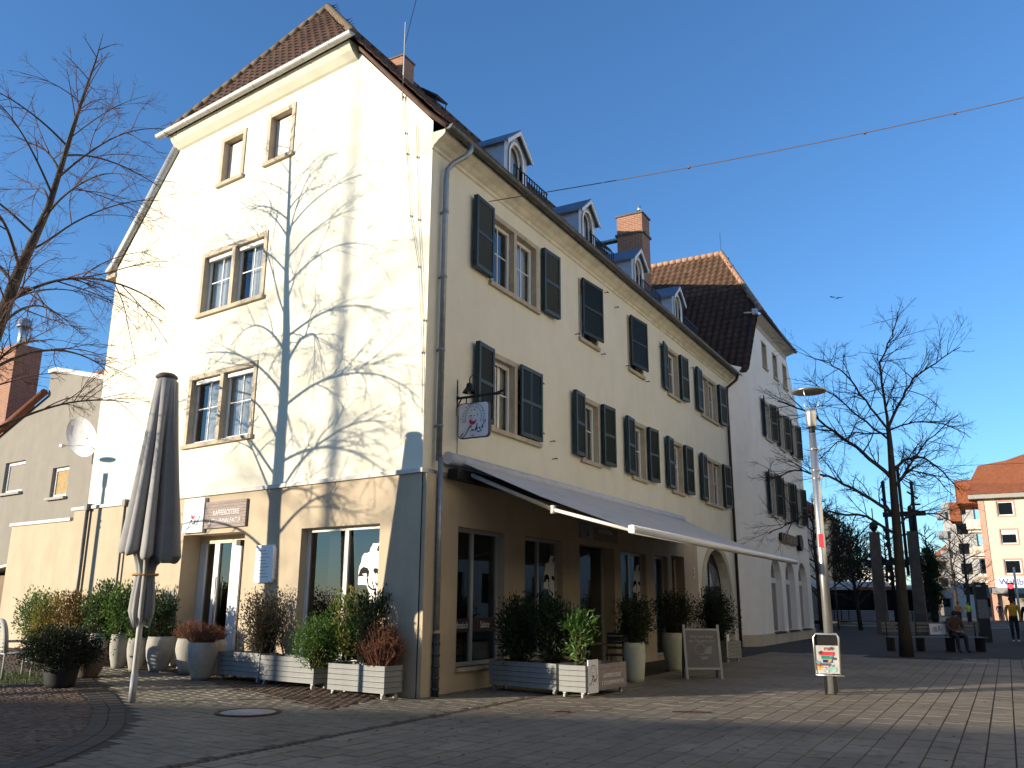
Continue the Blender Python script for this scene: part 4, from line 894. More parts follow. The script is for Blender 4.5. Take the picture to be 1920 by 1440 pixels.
# folding advertising board
ab = thing('pavement_board', 'dark folding pavement board with a coffee cup poster', 'pavement board', (2.83, 6.2, 0), R(30))
alum = mat('aluminium', (.16, .165, .175), .35, .05, metal=.7)
for sgn, lab in ((-1, 'poster'), (1, 'poster')):
    M = Matrix.Rotation(sgn*R(11), 4, 'X') @ Matrix.Translation((0, 0, 0)); T = Matrix.Translation((0, sgn*.22, 0)) @ M
    q = MB(); q.box(-.38, -.33, -.015, .015, 0, 1.10, M=T); q.box(.33, .38, -.015, .015, 0, 1.10, M=T); q.box(-.33, .33, -.013, .013, .20, .24, M=T); q.box(-.33, .33, -.013, .013, .98, 1.02, M=T); fr = q.build('frame', alum, ab)
    q = MB(); q.box(-.33, .33, -.006, .006, .24, .98, M=T); q.build('poster', mat('dark_poster', (.035, .033, .038), .3, .5, 2.5, spec=.5, col2=(.09, .07, .075)), ab)
    if sgn < 0:
        text('lettering', 'Gut was fängt', .085, mat('cream_print', (.45, .38, .33), .6), ab, T @ UP(0, -.009, .86), .001, .2); text('lettering', 'der Tag gestartet!', .075, mat('cream_print', ()), ab, T @ UP(0, -.009, .77), .001, .2)
        q = MB(); q.tube([T @ Vector((-.05+.11*math.cos(R(a)), -.01, .60+.11*math.sin(R(a)))) for a in range(0, 361, 20)], .008, 5); q.build('cup_ring', mat('cream_print', ()), ab)
        q = MB(); q.prism([(.04, .5), (.18, .52), (.2, .66), (.1, .66), (.08, .6)], -.012, -.007, M=T); q.prism([(-.08, .46), (.12, .46), (.08, .40), (-.02, .39)], -.012, -.007, M=T); q.build('cup_picture', mat('grey_picture', (.25, .25, .24), .5), ab)
# stone vases with shrubs along the gable
vz = [(-7.95, -.05, .19, .66, .19, 'pale stone vase farthest left, sunlit'), (-7.36, .02, .20, .66, .18, 'pale stone vase second from the left, sunlit'), (-6.78, -.02, .19, .62, .165, 'small stone vase behind the parasol pole'), (-6.28, .12, .27, .66, .155, 'wide stone vase right of the parasol pole'), (-5.50, .18, .27, .66, .14, 'stone vase with heather left of the gable door'), (-4.62, -.28, .27, .66, .10, 'stone vase with heather nearest the paving, before the gable door'), (-4.93, .28, .20, .66, .12, 'narrow stone vase at the end of the gable planter')]
for x, y, r, h, z, lb in vz: pot(lb, (x, y, gz(x, y)), r, h)
pot('brown clay pot half hidden behind the dark ball bush', (-6.6, -1.2, gz(-6.6, -1.2)), .30, .52, mat('brown_clay', (.12, .085, .065), .9, .15, 6, .4, 30), 'clay pots')
shrub('bay_bush', 'tall green bay bush in the vase farthest left', 'shrub', (-7.95, -.05, .75), .42, .36, 1.15, 2500, .08, bay, clumps=46, group='green bay bushes in stone vases', lw=.38)
shrub('bay_bush', 'green bay bush in the second vase, left of the parasol pole', 'shrub', (-7.36, .02, .75), .42, .34, 1.1, 2500, .08, bay+brt, clumps=46, group='green bay bushes in stone vases', lw=.38)
shrub('bay_bush', 'small green bay bush right behind the parasol pole', 'shrub', (-6.78, -.02, .72), .28, .25, .85, 1000, .08, bay, clumps=22, group='green bay bushes in stone vases', lw=.38)
shrub('bay_bush', 'dark oval bay bush right of the parasol', 'shrub', (-6.28, .12, .75), .30, .30, .88, 1700, .07, drk, clumps=34, group='green bay bushes in stone vases')
heather('red heather in the vase left of the gable door', (-5.50, .18, .72), .34, .42); heather('red heather in the vase nearest the paving', (-4.62, -.28, .68), .34, .42); heather('sparse heather in the narrow vase by the planter', (-4.93, .28, .72), .2, .35, 160)
for x, y, rx, h, mt, lb in ((-8.75, -.1, .45, 1.15, rus+yel, 'russet and olive shrub left of the stone vases'), (-9.5, -.2, .42, 1.05, yel, 'yellow broom-like shrub behind the garden chair'), (-10.3, .0, .5, 1.15, brt, 'bright green bush at the left edge behind the garden chair'), (-8.45, .35, .45, 1.3, bay, 'dark green bush behind the leftmost vase'), (-7.2, .55, .42, 1.35, bay+oli, 'loose green bush close to the wall behind the second vase')):
    shrub('mixed_shrub', lb, 'shrub', (x, y, gz(x, y)+.3), rx*1.15, .38, h, 2900, .07, mt, clumps=52)
for x, y, lb in ((-8.75, -.1, 'low box planter hidden below the russet shrub'), (-9.6, -.15, 'low box planter hidden below the yellow shrub')):
    MB().box(-.4, .4, -.2, .2, 0, .42).build('trough', planterm, None, (x, y, gz(x, y)), RA, label=lb, cat='planter')
# dark ball bush in a black pot, left foreground
pot('black tapered pot under the big dark ball bush', (-5.75, -2.3, gz(-5.75, -2.3)), .30, .62, mat('black_pot', (.02, .02, .022), .6), 'black pots', .72)
shrub('ball_bush', 'big spreading bush, leaves darkened for shade, in a black pot, left foreground', 'shrub', (-5.78, -2.3, .34), .74, .62, .70, 15000, .042, [leafmat('shade_darkened_leaf', (.007, .014, .006), (.016, .028, .010))], clumps=320)  # leaf colour darkened to stand for shade falling on the bush
gr = MB()
for i in range(2600):
    x = rnd.uniform(-10.5, -6.6); y = rnd.uniform(-2.6, -1.5); z = gz(x, y); h = rnd.uniform(.03, .1); a = rnd.random()*6.28
    gr.add([(x-.006*math.cos(a), y-.006*math.sin(a), z), (x+.006*math.cos(a), y+.006*math.sin(a), z), (x+rnd.gauss(0, .03), y+rnd.gauss(0, .03), z+h)], [(0,1,2)])
gr.build('grass', leafmat('grass_blade', (.04, .09, .015), (.08, .15, .03)), label='strip of short grass under the garden chair', cat='grass', kind='stuff')
def garden_chair(label, loc, rz):
    t = thing('garden_chair', label, 'chair', loc, rz); m = mat('pale_grey_wood', (.33, .34, .31), .7, .1, 6)
    for k in range(5): MB().box(-.26, .26, -.24+k*.1, -.16+k*.1, .42, .445).build('seat_slat', m, t)
    arch = [(-.27, .46), (-.27, .72)]+[(.27*math.cos(R(a)), .72+.30*math.sin(R(a))) for a in range(165, 0, -15)]+[(.27, .72), (.27, .46)]
    q = MB(); q.tube([(a, .26+.12*(b-.46), b) for a, b in arch], .05, 6); q.build('back_frame', m, t)
    for k in range(7):
        z = .50+k*.07; w_ = .25 if z < .74 else .27*math.sqrt(max(.02, 1-((z-.72)/.30)**2)); MB().box(-w_, w_, .25+.12*(z-.46), .27+.12*(z-.46), z, z+.038).build('back_slat', m, t)
    q = MB(); q.box(-.02, .02, .248, .265, .46, .98); q.build('back_post', m, t)
    for x in (-.25, .25):
        for y in (-.22, .26): MB().tube([(x, y, 0), (x, y, .45)], .025, 6).build('leg', m, t)
        MB().box(x-.03, x+.03, -.26, .28, .64, .665).build('armrest', m, t)
    return t
garden_chair('pale wooden garden chair with arched slatted back at the left edge', (-7.82, -1.85, gz(-7.82, -1.85)), R(165))
# parasol
um = thing('closed_parasol', 'tall closed grey market parasol tied with an orange cord', 'parasol', (-3.05, -2.95, gz(-3.05, -2.95)))
cloth = mat('grey_parasol_cloth', (.27, .262, .25), .75, .08, 5, .1, 120, spec=.4)
prof = [(.10, 5.0), (.15, 4.93), (.20, 4.5), (.28, 3.9), (.36, 3.3), (.43, 2.75), (.48, 2.35), (.50, 2.2), (.475, 2.16), (.26, 2.2), (.17, 2.0), (.15, 1.9), (.16, 1.8), (.19, 1.55), (.205, 1.3), (.17, 1.16)]
def fold(a, z):
    k = 8; t = min(1, max(0, (4.9-z)/1.2)); ph = k*a/2+.55*math.sin(a*2+.6)+.3*math.sin(3*a)+.08*(5-z); f = abs(math.cos(ph))
    lob = .80+.20*math.sin(ph*.5+1.3)*math.cos(a*1.5+.4); depth = (.62*t if z > 2.1 else (.35 if z > 1.7 else .55))
    asym = 1+.10*math.cos(a-R(25))*(1 if z > 2.0 else .2)
    return (1-depth+depth*f**.75)*asym*(1-t*(1-lob))
q = MB(); n = 200; k0 = 0
for (r, z) in prof:
    for j in range(n):
        a = 2*math.pi*j/n; zz = z
        if 2.0 < z < 2.5: zz = z-.16*math.cos(a-R(20))*(.5)-.05*math.cos(8*a)
        if z < 1.4: zz = z+.10*math.cos(8*a+1)*(1.4-z)/.22*.7
        rr = r*1.16*fold(a, z); q.v.append((rr*math.cos(a), rr*math.sin(a), zz))
for i in range(len(prof)-1):
    for j in range(n): q.f.append((i*n+j, i*n+(j+1) % n, (i+1)*n+(j+1) % n, (i+1)*n+j)); q.m.append(0); q.sm.append(True)
q.build('canopy', cloth, um)
MB().tube([(0, 0, 0), (0, 0, 4.95)], .045, 14).build('pole', alw, um); MB().tube([(0, 0, 0), (0, 0, .42)], .052, 14).build('ground_sleeve', mat('grey_sleeve', (.30, .30, .30), .5), um)
MB().lathe([(0, 5.08), (.12, 5.07), (.17, 5.03), (.175, 5.0), (.14, 4.98)], 20).build('top_cap', mat('dull_cap', (.10, .095, .085), .6), um)
q = MB(); q.tube([(.185*math.cos(R(a)), .185*math.sin(R(a)), 1.87+.01*math.sin(R(a*3))) for a in range(0, 361, 15)], .011, 6); q.build('tie_cord', mat('orange_cord', (.55, .26, .06), .8), um)

# ================================================================ LAMP, BIN, CABLE
def street_lamp(label, loc):
    t = thing('street_lamp', label, 'street lamp', loc, 0, 'steel dish street lamps')
    MB().tube([(0, 0, 0), (0, 0, 2.3), (0, 0, 4.62)], [.085, .078, .066], 16).build('pole', steel, t); MB().tube([(0, 0, 4.60), (0, 0, 4.74)], .058, 14).build('dark_neck', black, t)
    MB().lathe([(.075, 4.74), (.09, 4.78), (.10, 5.0), (.095, 5.08), (0, 5.08)], 18).build('lamp_head', steel, t)
    q = MB()
    for a in (20, 140, 260): q.tube([(.08*math.cos(R(a)), .08*math.sin(R(a)), 5.06), (.29*math.cos(R(a)), .29*math.sin(R(a)), 5.40)], .006, 4)
    q.build('rod', steel, t)
    MB().lathe([(0, 5.38), (.15, 5.385), (.30, 5.405), (.325, 5.42), (.31, 5.44), (.1, 5.47), (0, 5.475)], 28).build('reflector_dish', mat('tan_dish', (.42, .37, .30), .3, .05, metal=.7), t)
    q = MB()
    for z in (3.9, 4.3, 3.75): q.tube([(0, 0, z), (0, 0, z+.03)], .074, 12); q.box(.06, .12, -.02, .02, z, z+.05)
    q.build('clamp', steel, t)
    return t
sl = street_lamp('tall steel street lamp with dish reflector behind the litter bin', (5.67, 4.56, 0))
MB().box(-.03, .06, -.085, -.078, 2.5, 2.75).build('red_sticker', printr, sl)
street_lamp('steel dish lamp beyond the left edge whose shadow falls on the gable', (-13.3, -1.85, gz(-13.3, -1.85)))
street_lamp('distant steel dish lamp between the plaza pillars', (1.75, 44, 0))
bn = thing('litter_bin', 'steel litter bin plastered with stickers on two dark legs', 'litter bin', (5.70, 4.08, 0), R(14))
binm = mat('bin_white_face', (.62, .61, .56), .4, .08, 5, metal=.2, dirt=.2, dscale=6)
q = MB(); q.tube([(-.20, 0, .34), (-.205, 0, .95), (-.17, 0, 1.01), (.17, 0, 1.01), (.205, 0, .95), (.19, 0, .34)], .018, 8); q.tube([(-.17, .2, .34), (-.18, .2, .95), (.18, .2, .95), (.17, .2, .34)], .015, 8); q.tube([(-.21, -.02, .34), (.25, -.02, .32)], .016, 8); q.build('tube_frame', steel, bn)
MB().box(-.185, .185, -.005, .20, .36, .82).build('bin_body', [binm], bn); MB().box(-.185, .185, .015, .195, .82, .99).build('bin_mouth', black, bn)
for (a, b, c, d, col, nm) in ((-.05, .10, .74, .79, (.16, .15, .15), 'grey_sticker'), (-.13, .12, .66, .72, (.55, .05, .06), 'red_bin_sticker'), (-.1, .1, .60, .655, (.04, .22, .16), 'green_sticker'), (-.08, .08, .54, .59, (.03, .03, .10), 'navy_sticker'), (-.14, .05, .49, .53, (.12, .10, .18), 'violet_sticker'), (-.16, -.09, .42, .49, (.62, .35, .04), 'orange_sticker'), (-.07, .14, .40, .47, (.25, .50, .40), 'mint_sticker'), (.0, .03, .47, .49, (.5, .05, .08), 'red_dot_sticker')):
    MB().box(a, b, -.009, -.006, c, d).build('sticker', mat(nm, col, .5, .25, 25), bn)
for k in range(14):
    x_, z_ = rnd.uniform(-.16, .15), rnd.uniform(.38, .80); s_ = rnd.uniform(.012, .04)
    MB().box(-s_, s_, -.0003*k-.0125, -.0003*k-.0105, -s_*.6, s_*.6, M=Matrix.Translation((x_, 0, z_)) @ Matrix.Rotation(rnd.uniform(-.5, .5), 4, 'Y')).build('sticker', mat('sticker_%d' % (k % 5), [(.5, .5, .48), (.08, .08, .1), (.4, .08, .08), (.15, .3, .35), (.5, .4, .12)][k % 5], .5, .4, 40), bn)
for x in (-.06, .09): MB().box(x-.02, x+.02, .06, .12, 0, .36).build('leg', black, bn)
cb = MB(); A = Vector((.0, 2.09, 9.63)); B = Vector((14.0, 3.14, 9.72)); cb.tube([A.lerp(B, k/24)+Vector((0, 0, -.22*math.sin(math.pi*k/24))) for k in range(25)], .010, 5)
for k in (.3, .52, .62, .8): cb.box(-.02, .02, -.02, .02, -.02, .02, M=Matrix.Translation(A.lerp(B, k)+Vector((0, 0, -.22*math.sin(math.pi*k)))))
cb.build('overhead_cable', mat('cable_grey', (.12, .10, .10), .7), label='thin overhead cable strung from the house wall across the street', cat='cable')
cb = MB(); cb.tube([(5, 40, 8.9), (12, 40.5, 8.75), (25, 41, 8.7)], .012, 4); cb.build('overhead_cable', mat('cable_grey', ()), label='thin far cable crossing the sky above the far red roof', cat='cable')
bd = MB(); bd.add([(0, 0, 0), (.5, .05, .12), (.28, .18, .05), (-.5, .05, .10), (-.28, .18, .05), (0, -.2, 0), (0, .3, 0), (.06, 0, -.05), (-.06, 0, -.05)], [(0,1,2),(0,3,4),(5,7,6,8),(5,0,7),(5,8,0),(0,6,7),(0,8,6)])
bd.build('bird', black, None, (1.77, 39.6, 19.24), R(40), label='small dark bird flying in the blue sky', cat='bird')

lf = MB()
for i in range(420):
    if i < 220: x = rnd.uniform(-6.5, 3.2); y = rnd.uniform(-3.5, 1.2)
    else: x = rnd.uniform(1.0, 9.0); y = rnd.uniform(-4.5, 6.0)
    if inhouse(x, y) or side(x, y) < -.5: continue
    z = gz(x, y)+.02; a = rnd.random()*6.28; s_ = rnd.uniform(.012, .035); ca, sa = math.cos(a)*s_, math.sin(a)*s_
    lf.add([(x-ca, y-sa, z), (x+sa*.5, y-ca*.5, z+rnd.uniform(0, .012)), (x+ca, y+sa, z), (x-sa*.5, y+ca*.5, z+rnd.uniform(0, .012))], [(0,1,2,3)])
lf.build('leaf_litter', leafmat('dry_leaf', (.05, .03, .015), (.16, .10, .05), .8, .1), label='scattered dry leaves and litter on the paving', cat='leaf litter', kind='stuff')
# ================================================================ SECOND HOUSE (white, gable to the street)
h2 = thing('white_gable_house', 'white house with brown half-hipped roof, blue shutters and arched ground floor', 'house')
X2 = .45
def arch(u0, u1, z0, zs, n=8):
    c = (u0+u1)/2; r = (u1-u0)/2; return [(u0, z0), (u1, z0)]+[(c+r*math.cos(math.pi*i/n), zs+(3.36-zs)*math.sin(math.pi*i/n)) for i in range(n+1)]
arches = [arch(23.4, 25.3, .42, 2.5), arch(26.05, 27.95, .42, 2.5), arch(28.75, 30.65, .42, 2.5)]
att = [(24.5, 25.35, 11.42, 12.66), (26.55, 27.4, 11.42, 12.66), (28.6, 29.45, 11.42, 12.66)]
r2 = [(24.1, 25.2, 8.2, 9.95), (26.75, 27.85, 8.2, 9.95), (29.4, 30.5, 8.2, 9.95)]; r1 = [(24.1, 25.2, 5.0, 6.85), (26.75, 27.85, 5.0, 6.85), (29.4, 30.5, 5.0, 6.85)]
MB().holed([(21.1, .0), (31.65, .0), (31.65, 10.7), (29.4+.0, 13.45), (23.5, 13.45), (21.1, 10.6)], arches+[rect(*w) for w in att+r2+r1], -X2, .3).build('street_wall', white_r, h2, rz=RB)
q = MB(); q.quad((0, 20.3, 0), (.45, 21.1, 0), (.45, 21.1, 10.6), (0, 20.3, 10.6)); q.quad((.45, 31.65, 0), (-10, 31.65, 0), (-10, 31.65, 10.6), (.45, 31.65, 10.6)); q.quad((-11, 20.62, 0), (0, 20.3, 0), (0, 20.3, 10.6), (-11, 20.62, 10.6)); q.quad((-10, 20.6, 0), (-10, 31.65, 0), (-10, 31.65, 16), (-10, 20.6, 16)); q.build('side_wall', white_r, h2)
q = MB(); q.box(21.08, 31.7, -X2-.05, -X2+.02, 0, .42); q.build('plinth', mat('cream_plinth', (.55, .48, .36), .9, .06, 3, dirt=.2), h2, rz=RB)
q = MB(); q.add([(0.03, 20.27, 0), (.5, 21.08, 0), (.5, 21.08, .42), (.03, 20.27, .42)], [(0,1,2,3)]); q.build('plinth', mat('cream_plinth', ()), h2)
for i, w in enumerate(att): make_window(h2, RB, *w, 1, .0, loc=(X2, 0, 0), roller=mat('beige_roller', (.40, .32, .26), .7), sur=.06)
for i, w in enumerate(r2+r1):
    make_window(h2, RB, *w, 1, .8, loc=(X2, 0, 0), seed=i+40, sm=mat('pale_trim', (.50, .44, .35), .85, .08, 4))
    for hu, sg in ((w[0], 1), (w[1], -1)): make_shutter(h2, RB, hu, w[2]+.1, w[3], .60, 165, sg, loc=(X2, 0, 0))
for i, a in enumerate(arches):
    c = (a[0][0]+a[1][0])/2; wd = a[1][0]-a[0][0]; q = MB(); inn = [(c+(x-c)*.86, .42+.06+(z-.42)*.95) for x, z in a]
    q.holed(a, [inn], -X2+.22, .05); q.box(c-wd*.43, c+wd*.43, -X2+.20, -X2+.27, 2.35, 2.55); aw_ = q.build('arched_window', wood_w, h2, rz=RB)
    q = MB(); q.add([(x, -X2+.25, z) for x, z in inn], [tuple(range(len(inn)))]); q.build('pane', glass, aw_)
    q = MB(); q.add([(x, -X2+.7, z) for x, z in a], [tuple(range(len(a)))]); q.build('room', mat('dim_beige_room', (.16, .14, .11), .9), aw_)
    MB().box(a[0][0]-.02, a[1][0]+.02, -X2-.08, -X2+.2, .38, .44).build('window_sill', mat('dark_sill', (.05, .045, .04), .7), aw_)
# roof of the second house: ridge runs back from the street
sl2 = (17.75-10.45)/(26.35-20.95); c2_ = 1/math.hypot(1, sl2); L2 = (26.35-20.95)/c2_
e2 = Vector((-9.8, 20.95, 10.45)); hipb = (13.45-10.45)/sl2/c2_
poly = [(0, 0), (10.45, 0), (10.5, hipb), (9.8-1.56+.05, L2), (0, L2)]
tile_roof(h2, 'roof_tile', e2, (1, 0, 0), (0, c2_, sl2*c2_), poly, tile2, tile2_o, single=lambda a, b: b > L2*.60 and a > 3.6, tw=.30, thh=.36, amp=.035)
e2b = Vector((-9.8, 31.85, 10.45)); tile_roof(h2, 'roof_tile', e2b, (1, 0, 0), (0, -c2_, sl2*c2_), [(0, 0), (10.15, 0), (10.15, hipb), (9.8-1.56, L2), (0, L2)], tile2, tw=.30, thh=.36, amp=.035)
pa = Vector((.85, 23.1, 13.5)); pb = Vector((.85, 29.75, 13.5)); AP2 = Vector((-1.56, 26.4, 17.8)); um_ = (pb-pa).normalized(); mid2 = pa+um_*((AP2-pa).dot(um_)); vh2 = AP2-mid2
tile_roof(h2, 'roof_tile', pa, um_, vh2, [(0, 0), ((pb-pa).length, 0), ((AP2-pa).dot(um_), vh2.length)], tileb, tw=.30, thh=.36)
q = MB(); n = 26
for k in range(n): q.tube([(-9.8+8.25*k/n, 26.38, 17.80), (-9.8+8.25*(k+1.1)/n, 26.38, 17.83)], [.14, .12], 8)
d_ = AP2-pa; n = 16
for k in range(n): q.tube([pa+d_*(k/n)+Vector((0, 0, .05)), pa+d_*((k+1.1)/n)+Vector((0, 0, .08))], [.13, .11], 8)
q.build('ridge_cap', mat('pale_ridge_tile', (.34, .20, .13), .85, .2, 5), h2)
q = MB(); q.add([(.5, 23.2, 13.2), (.5, 29.6, 13.2), (.85, 29.8, 13.38), (.85, 23.05, 13.38)], [(0,1,2,3)]); q.add([(.45, 23.3, 13.0), (.45, 29.6, 13.0), (.5, 29.6, 13.2), (.5, 23.2, 13.2)], [(0,1,2,3)]); q.build('soffit', mat('pale_soffit', (.45, .42, .37), .9), h2)
q = MB(); q.tube([(.9, 23.0, 13.45), (.9, 29.9, 13.45)], .08, 8); q.tube([(.5, 20.98, 10.42), (.5, 22.9, 13.2)], .06, 6); q.tube([(.05, 20.9, 10.42), (.6, 21.0, 10.42)], .06, 6); q.build('gutter', copper, h2)
q = MB(); q.tube([(-1.56, 26.4, 17.8), (-1.56, 26.4, 18.9)], .01, 4); q.build('lightning_rod', black, h2)
q = MB(); q.box(.55, .75, 22.75, 22.95, 13.3, 13.55); q.tube([(.6, 22.8, 13.4), (.3, 22.4, 13.3)], .03, 6); q.build('floodlight', mat('grey_lamp_box', (.45, .45, .45), .5), h2)
bs = thing('shop_sign', 'row of dark box letters with round emblem on the white house', 'sign', (X2, 0, 0), RB)
MB().box(25.3, 28.6, -.06, -.02, 4.12, 4.40).build('back_rail', mat('brown_sign', (.045, .03, .022), .5, .3, 4), bs)
q = MB()
for k in range(11): u = 25.35+k*.29; q.box(u, u+.20, -.14, -.06, 4.06, 4.44)
q.build('box_letter', mat('gold_brown_letters', (.09, .06, .03), .45, .3, 8), bs)
q = MB(); q.tube([(29.1, -.2, 4.22), (29.1, -.02, 4.22)], .36, 20); q.build('round_emblem', black, bs)
q = MB(); q.tube([(29.4, -.05, 4.1), (31.6, -.05, 3.95)], .01, 4); q.build('sign_cable', black, bs)

# ================================================================ NEIGHBOUR HOUSE ON THE LEFT
nb_wall = mat('shade_toned_render', (0.25, 0.228, 0.19), .9, .06, 2, .15, 80, dirt=.12, dscale=1.2, dz=.3)  # wall colour darkened to stand for shade, since the sun reaches it here
nb = thing('grey_gable_house', 'rendered house toned grey for shade, with red tiled roof behind the bare tree', 'house')
nw = [(-27.7, -26.0, 5.68, 6.95), (-23.65, -22.4, 5.25, 6.40)]
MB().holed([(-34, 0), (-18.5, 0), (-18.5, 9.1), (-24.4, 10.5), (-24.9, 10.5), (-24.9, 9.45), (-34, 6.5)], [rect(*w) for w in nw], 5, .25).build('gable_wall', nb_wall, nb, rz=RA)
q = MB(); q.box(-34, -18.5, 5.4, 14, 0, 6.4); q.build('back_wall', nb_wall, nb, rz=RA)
for i, (a, b, c, d) in enumerate(nw):
    q = MB(); q.holed(rect(a, b, c, d), [rect(a+.12, b-.12, c+.12, d-.12)], 5.12, .06); w_ = q.build('window', wood_w, nb, rz=RA)
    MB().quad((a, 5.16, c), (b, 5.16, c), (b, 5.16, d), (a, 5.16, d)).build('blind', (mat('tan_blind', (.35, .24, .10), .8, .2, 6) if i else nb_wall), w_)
    MB().box(a-.08, b+.08, 4.86, 5.02, c-.1, c).build('sill', mat('pale_concrete', ()), w_)
tile_roof(nb, 'roof_tile', Matrix.Rotation(RA, 4, 'Z') @ Vector((-36, 7.0, 8.3)), Matrix.Rotation(RA, 4, 'Z') @ Vector((1, 0, 0)), Matrix.Rotation(RA, 4, 'Z') @ Vector((0, 1, .85)), [(0, 0), (14.5, 0), (14.5, 4.4), (0, 4.4)], tiler, tw=.3, thh=.36)
q = MB(); q.tube([(-34.3, 4.85, 6.45), (-24.9, 4.85, 9.55)], .16, 6); q.build('verge_tile', tiler, nb, rz=RA)
q = MB(); q.prism([(-24.95, 10.5), (-24.3, 10.5), (-18.5, 9.12), (-18.5, 8.95), (-24.4, 10.35), (-24.95, 10.35)], 4.9, 5.6); q.build('coping', mat('pale_coping', ()), nb, rz=RA)
q = MB(); q.box(-24.6, -20, 6, 12, 9.2, 10.4); q.build('roof_mass', tiler, nb, rz=RA)
for (a, b, y, z0, z1, st) in ((-34.4, -31.8, 6.4, 8, 13.2, 1), (-21.75, -20.75, 6.0, 8.5, 10.95, 0)):
    c_ = MB().box(a, b, y, y+1.2, z0, z1).build('chimney', bw, nb, rz=RA)
    if st: MB().tube([(b-.9, y+.6, z1), (b-.9, y+.6, z1+1.2)], .22, 12).build('flue_pipe', steel, c_); MB().lathe([(0, .5), (.3, .35), (.34, 0)], 14, (b-.9, y+.6, z1+1.1)).build('flue_cap', steel, c_)
q = MB(); q.box(-29.3, -27.4, 7.2, 8.6, 8.3, 9.5); dq = q.build('roof_dormer', white_r, nb, rz=RA)
sdh = thing('satellite_dish', 'large white satellite dish beside the left edge of the cream house', 'satellite dish', Matrix.Rotation(RA, 4, 'Z') @ Vector((-20.6, 4.4, 7.2)), RA+R(13))
q = MB(); q.lathe([(.74, .0), (.6, .1), (.36, .18), (0, .22)], 24); o = q.build('dish', mat('white_dish', (.72, .72, .72), .5), sdh); o.rotation_euler = (R(-68), 0, 0)
MB().tube([(0, .1, -.3), (0, -.75, -.45)], .025, 6).build('feed_arm', steel, sdh); MB().box(-.06, .06, -.8, -.68, -.5, -.4).build('feed_horn', mat('grey_lamp_box', ()), sdh); MB().tube([(0, .2, 0), (0, .6, -.1), (0, .6, -.9)], .03, 8).build('mast', steel, sdh)
sh = MB(); sh.box(-17.6, -14.95, .3, 3, 0, 2.15); shd = sh.build('garden_shed', mat('brown_shed', (.20, .14, .09), .9, .2, 5), None, (0, 0, 0), RA, label='low brown lean-to with pale eave at the left edge', cat='shed')
MB().prism([(-17.8, 2.1), (-14.7, 2.42), (-14.7, 2.48), (-17.8, 2.18)], .1, 3.2).build('eave', mat('pale_coping', ()), shd)

# ================================================================ TREES
def branch(q, p, d, L, r, gen, cfg, out=None):
    """recursive bare branch; limbs go to q[0], finer wood to q[1]"""
    n = max(3, int(L/cfg['seg'][gen])); pts = [p.copy()]; rad = [r]; d = d.normalized(); wob = cfg['wob'][gen]; pos = p.copy(); drift = Vector((rnd.gauss(0, 1), rnd.gauss(0, 1), rnd.gauss(0, .6)))*wob
    for i in range(n):
        t = (i+1)/n
        if rnd.random() < .3: drift = Vector((rnd.gauss(0, 1), rnd.gauss(0, 1), rnd.gauss(0, .6)))*wob
        d = (d+drift+Vector((0, 0, cfg['grav'][gen]*(1.0 if t > .2 else .3)*(L/n)/.18))).normalized()
        pos = pos+d*(L/n); pts.append(pos.copy()); rad.append(r*(1-t*.75)+.0012)
    q[min(gen, 1)].tube(pts, rad, (7, 4, 3, 3)[gen], cap=False)
    if gen < cfg['gens']:
        k = max(1, int(cfg['kids'][gen]*(L if cfg.get('perlen') else 1)+rnd.random()))
        for i in range(k):
            t = cfg.get('t0', .25)+(.97-cfg.get('t0', .25))*rnd.random()**.8; j = min(int(t*n), n-1); base = pts[j].lerp(pts[j+1], t*n-j); dd = (pts[j+1]-pts[j]).normalized()
            rv = Vector((rnd.gauss(0, 1), rnd.gauss(0, 1), rnd.gauss(cfg['up'][gen], .7))); rv = rv-dd*rv.dot(dd); rv = rv.normalized() if rv.length > .01 else dd.orthogonal(); a = rnd.uniform(.35, 1.0)
            branch(q, base, dd*math.cos(a)+rv*math.sin(a), L*cfg['lr'][gen]*(1.15-.6*t)*rnd.uniform(.5, 1.3), rad[j]*cfg.get('rr', .6), gen+1, cfg)
def limbs_on_trunk(q, trunk, spec, cfg, split=None):
    pass
LT = thing('lime_tree', 'leaning bare lime tree with arching drooping branches at the left edge', 'tree', (-7.95, -4.1, 0))
tb = [(-7.95, -4.1, 0), (-7.85, -3.9, 2.0), (-7.68, -3.6, 4.2), (-7.43, -3.32, 6.6), (-7.34, -3.17, 7.6), (-7.22, -2.86, 9.04), (-7.12, -2.58, 11.43), (-7.06, -2.42, 12.6), (-7.03, -2.36, 13.3)]
off = Vector((-7.95, -4.1, 0)); tbp = [Vector(p)-off for p in tb]
MB().tube(tbp, [.21, .18, .155, .12, .10, .066, .034, .016, .004], 12).build('trunk', barkm, LT)
def trunk_at(z):
    for a, b in zip(tbp, tbp[1:]):
        if a.z <= z <= b.z: return a.lerp(b, (z-a.z)/(b.z-a.z))
    return tbp[-1].copy()
cfgL = dict(seg=(.16, .12, .08, .06), wob=(.022, .05, .10, .12), grav=(-.075, -.06, -.03, -.02), gens=3, kids=(3.2, 7.0, 11.0), perlen=True, up=(.1, 0, 0), lr=(.50, .42, .42), rr=.55)
tw = MB(); az = 0.4
zz = 3.3
while zz < 13.0:
    L = 3.5 if zz < 7 else (3.2 if zz < 9 else max(.45, 3.1*(13.4-zz)/4.6)); L *= rnd.uniform(.75, 1.1); az += 2.4+rnd.uniform(-.5, .5); el = R(rnd.uniform(30, 52))
    q = [MB(), tw]; dirv = Vector((math.cos(az)*math.cos(el), math.sin(az)*math.cos(el), math.sin(el)))
    branch(q, trunk_at(zz), dirv, L, (.034 if zz < 8 else .024 if zz < 10.5 else .012), 0, cfgL)
    q[0].build('limb', barkm, LT); zz += (.30 if zz < 9.5 else .2)*rnd.uniform(.7, 1.3)
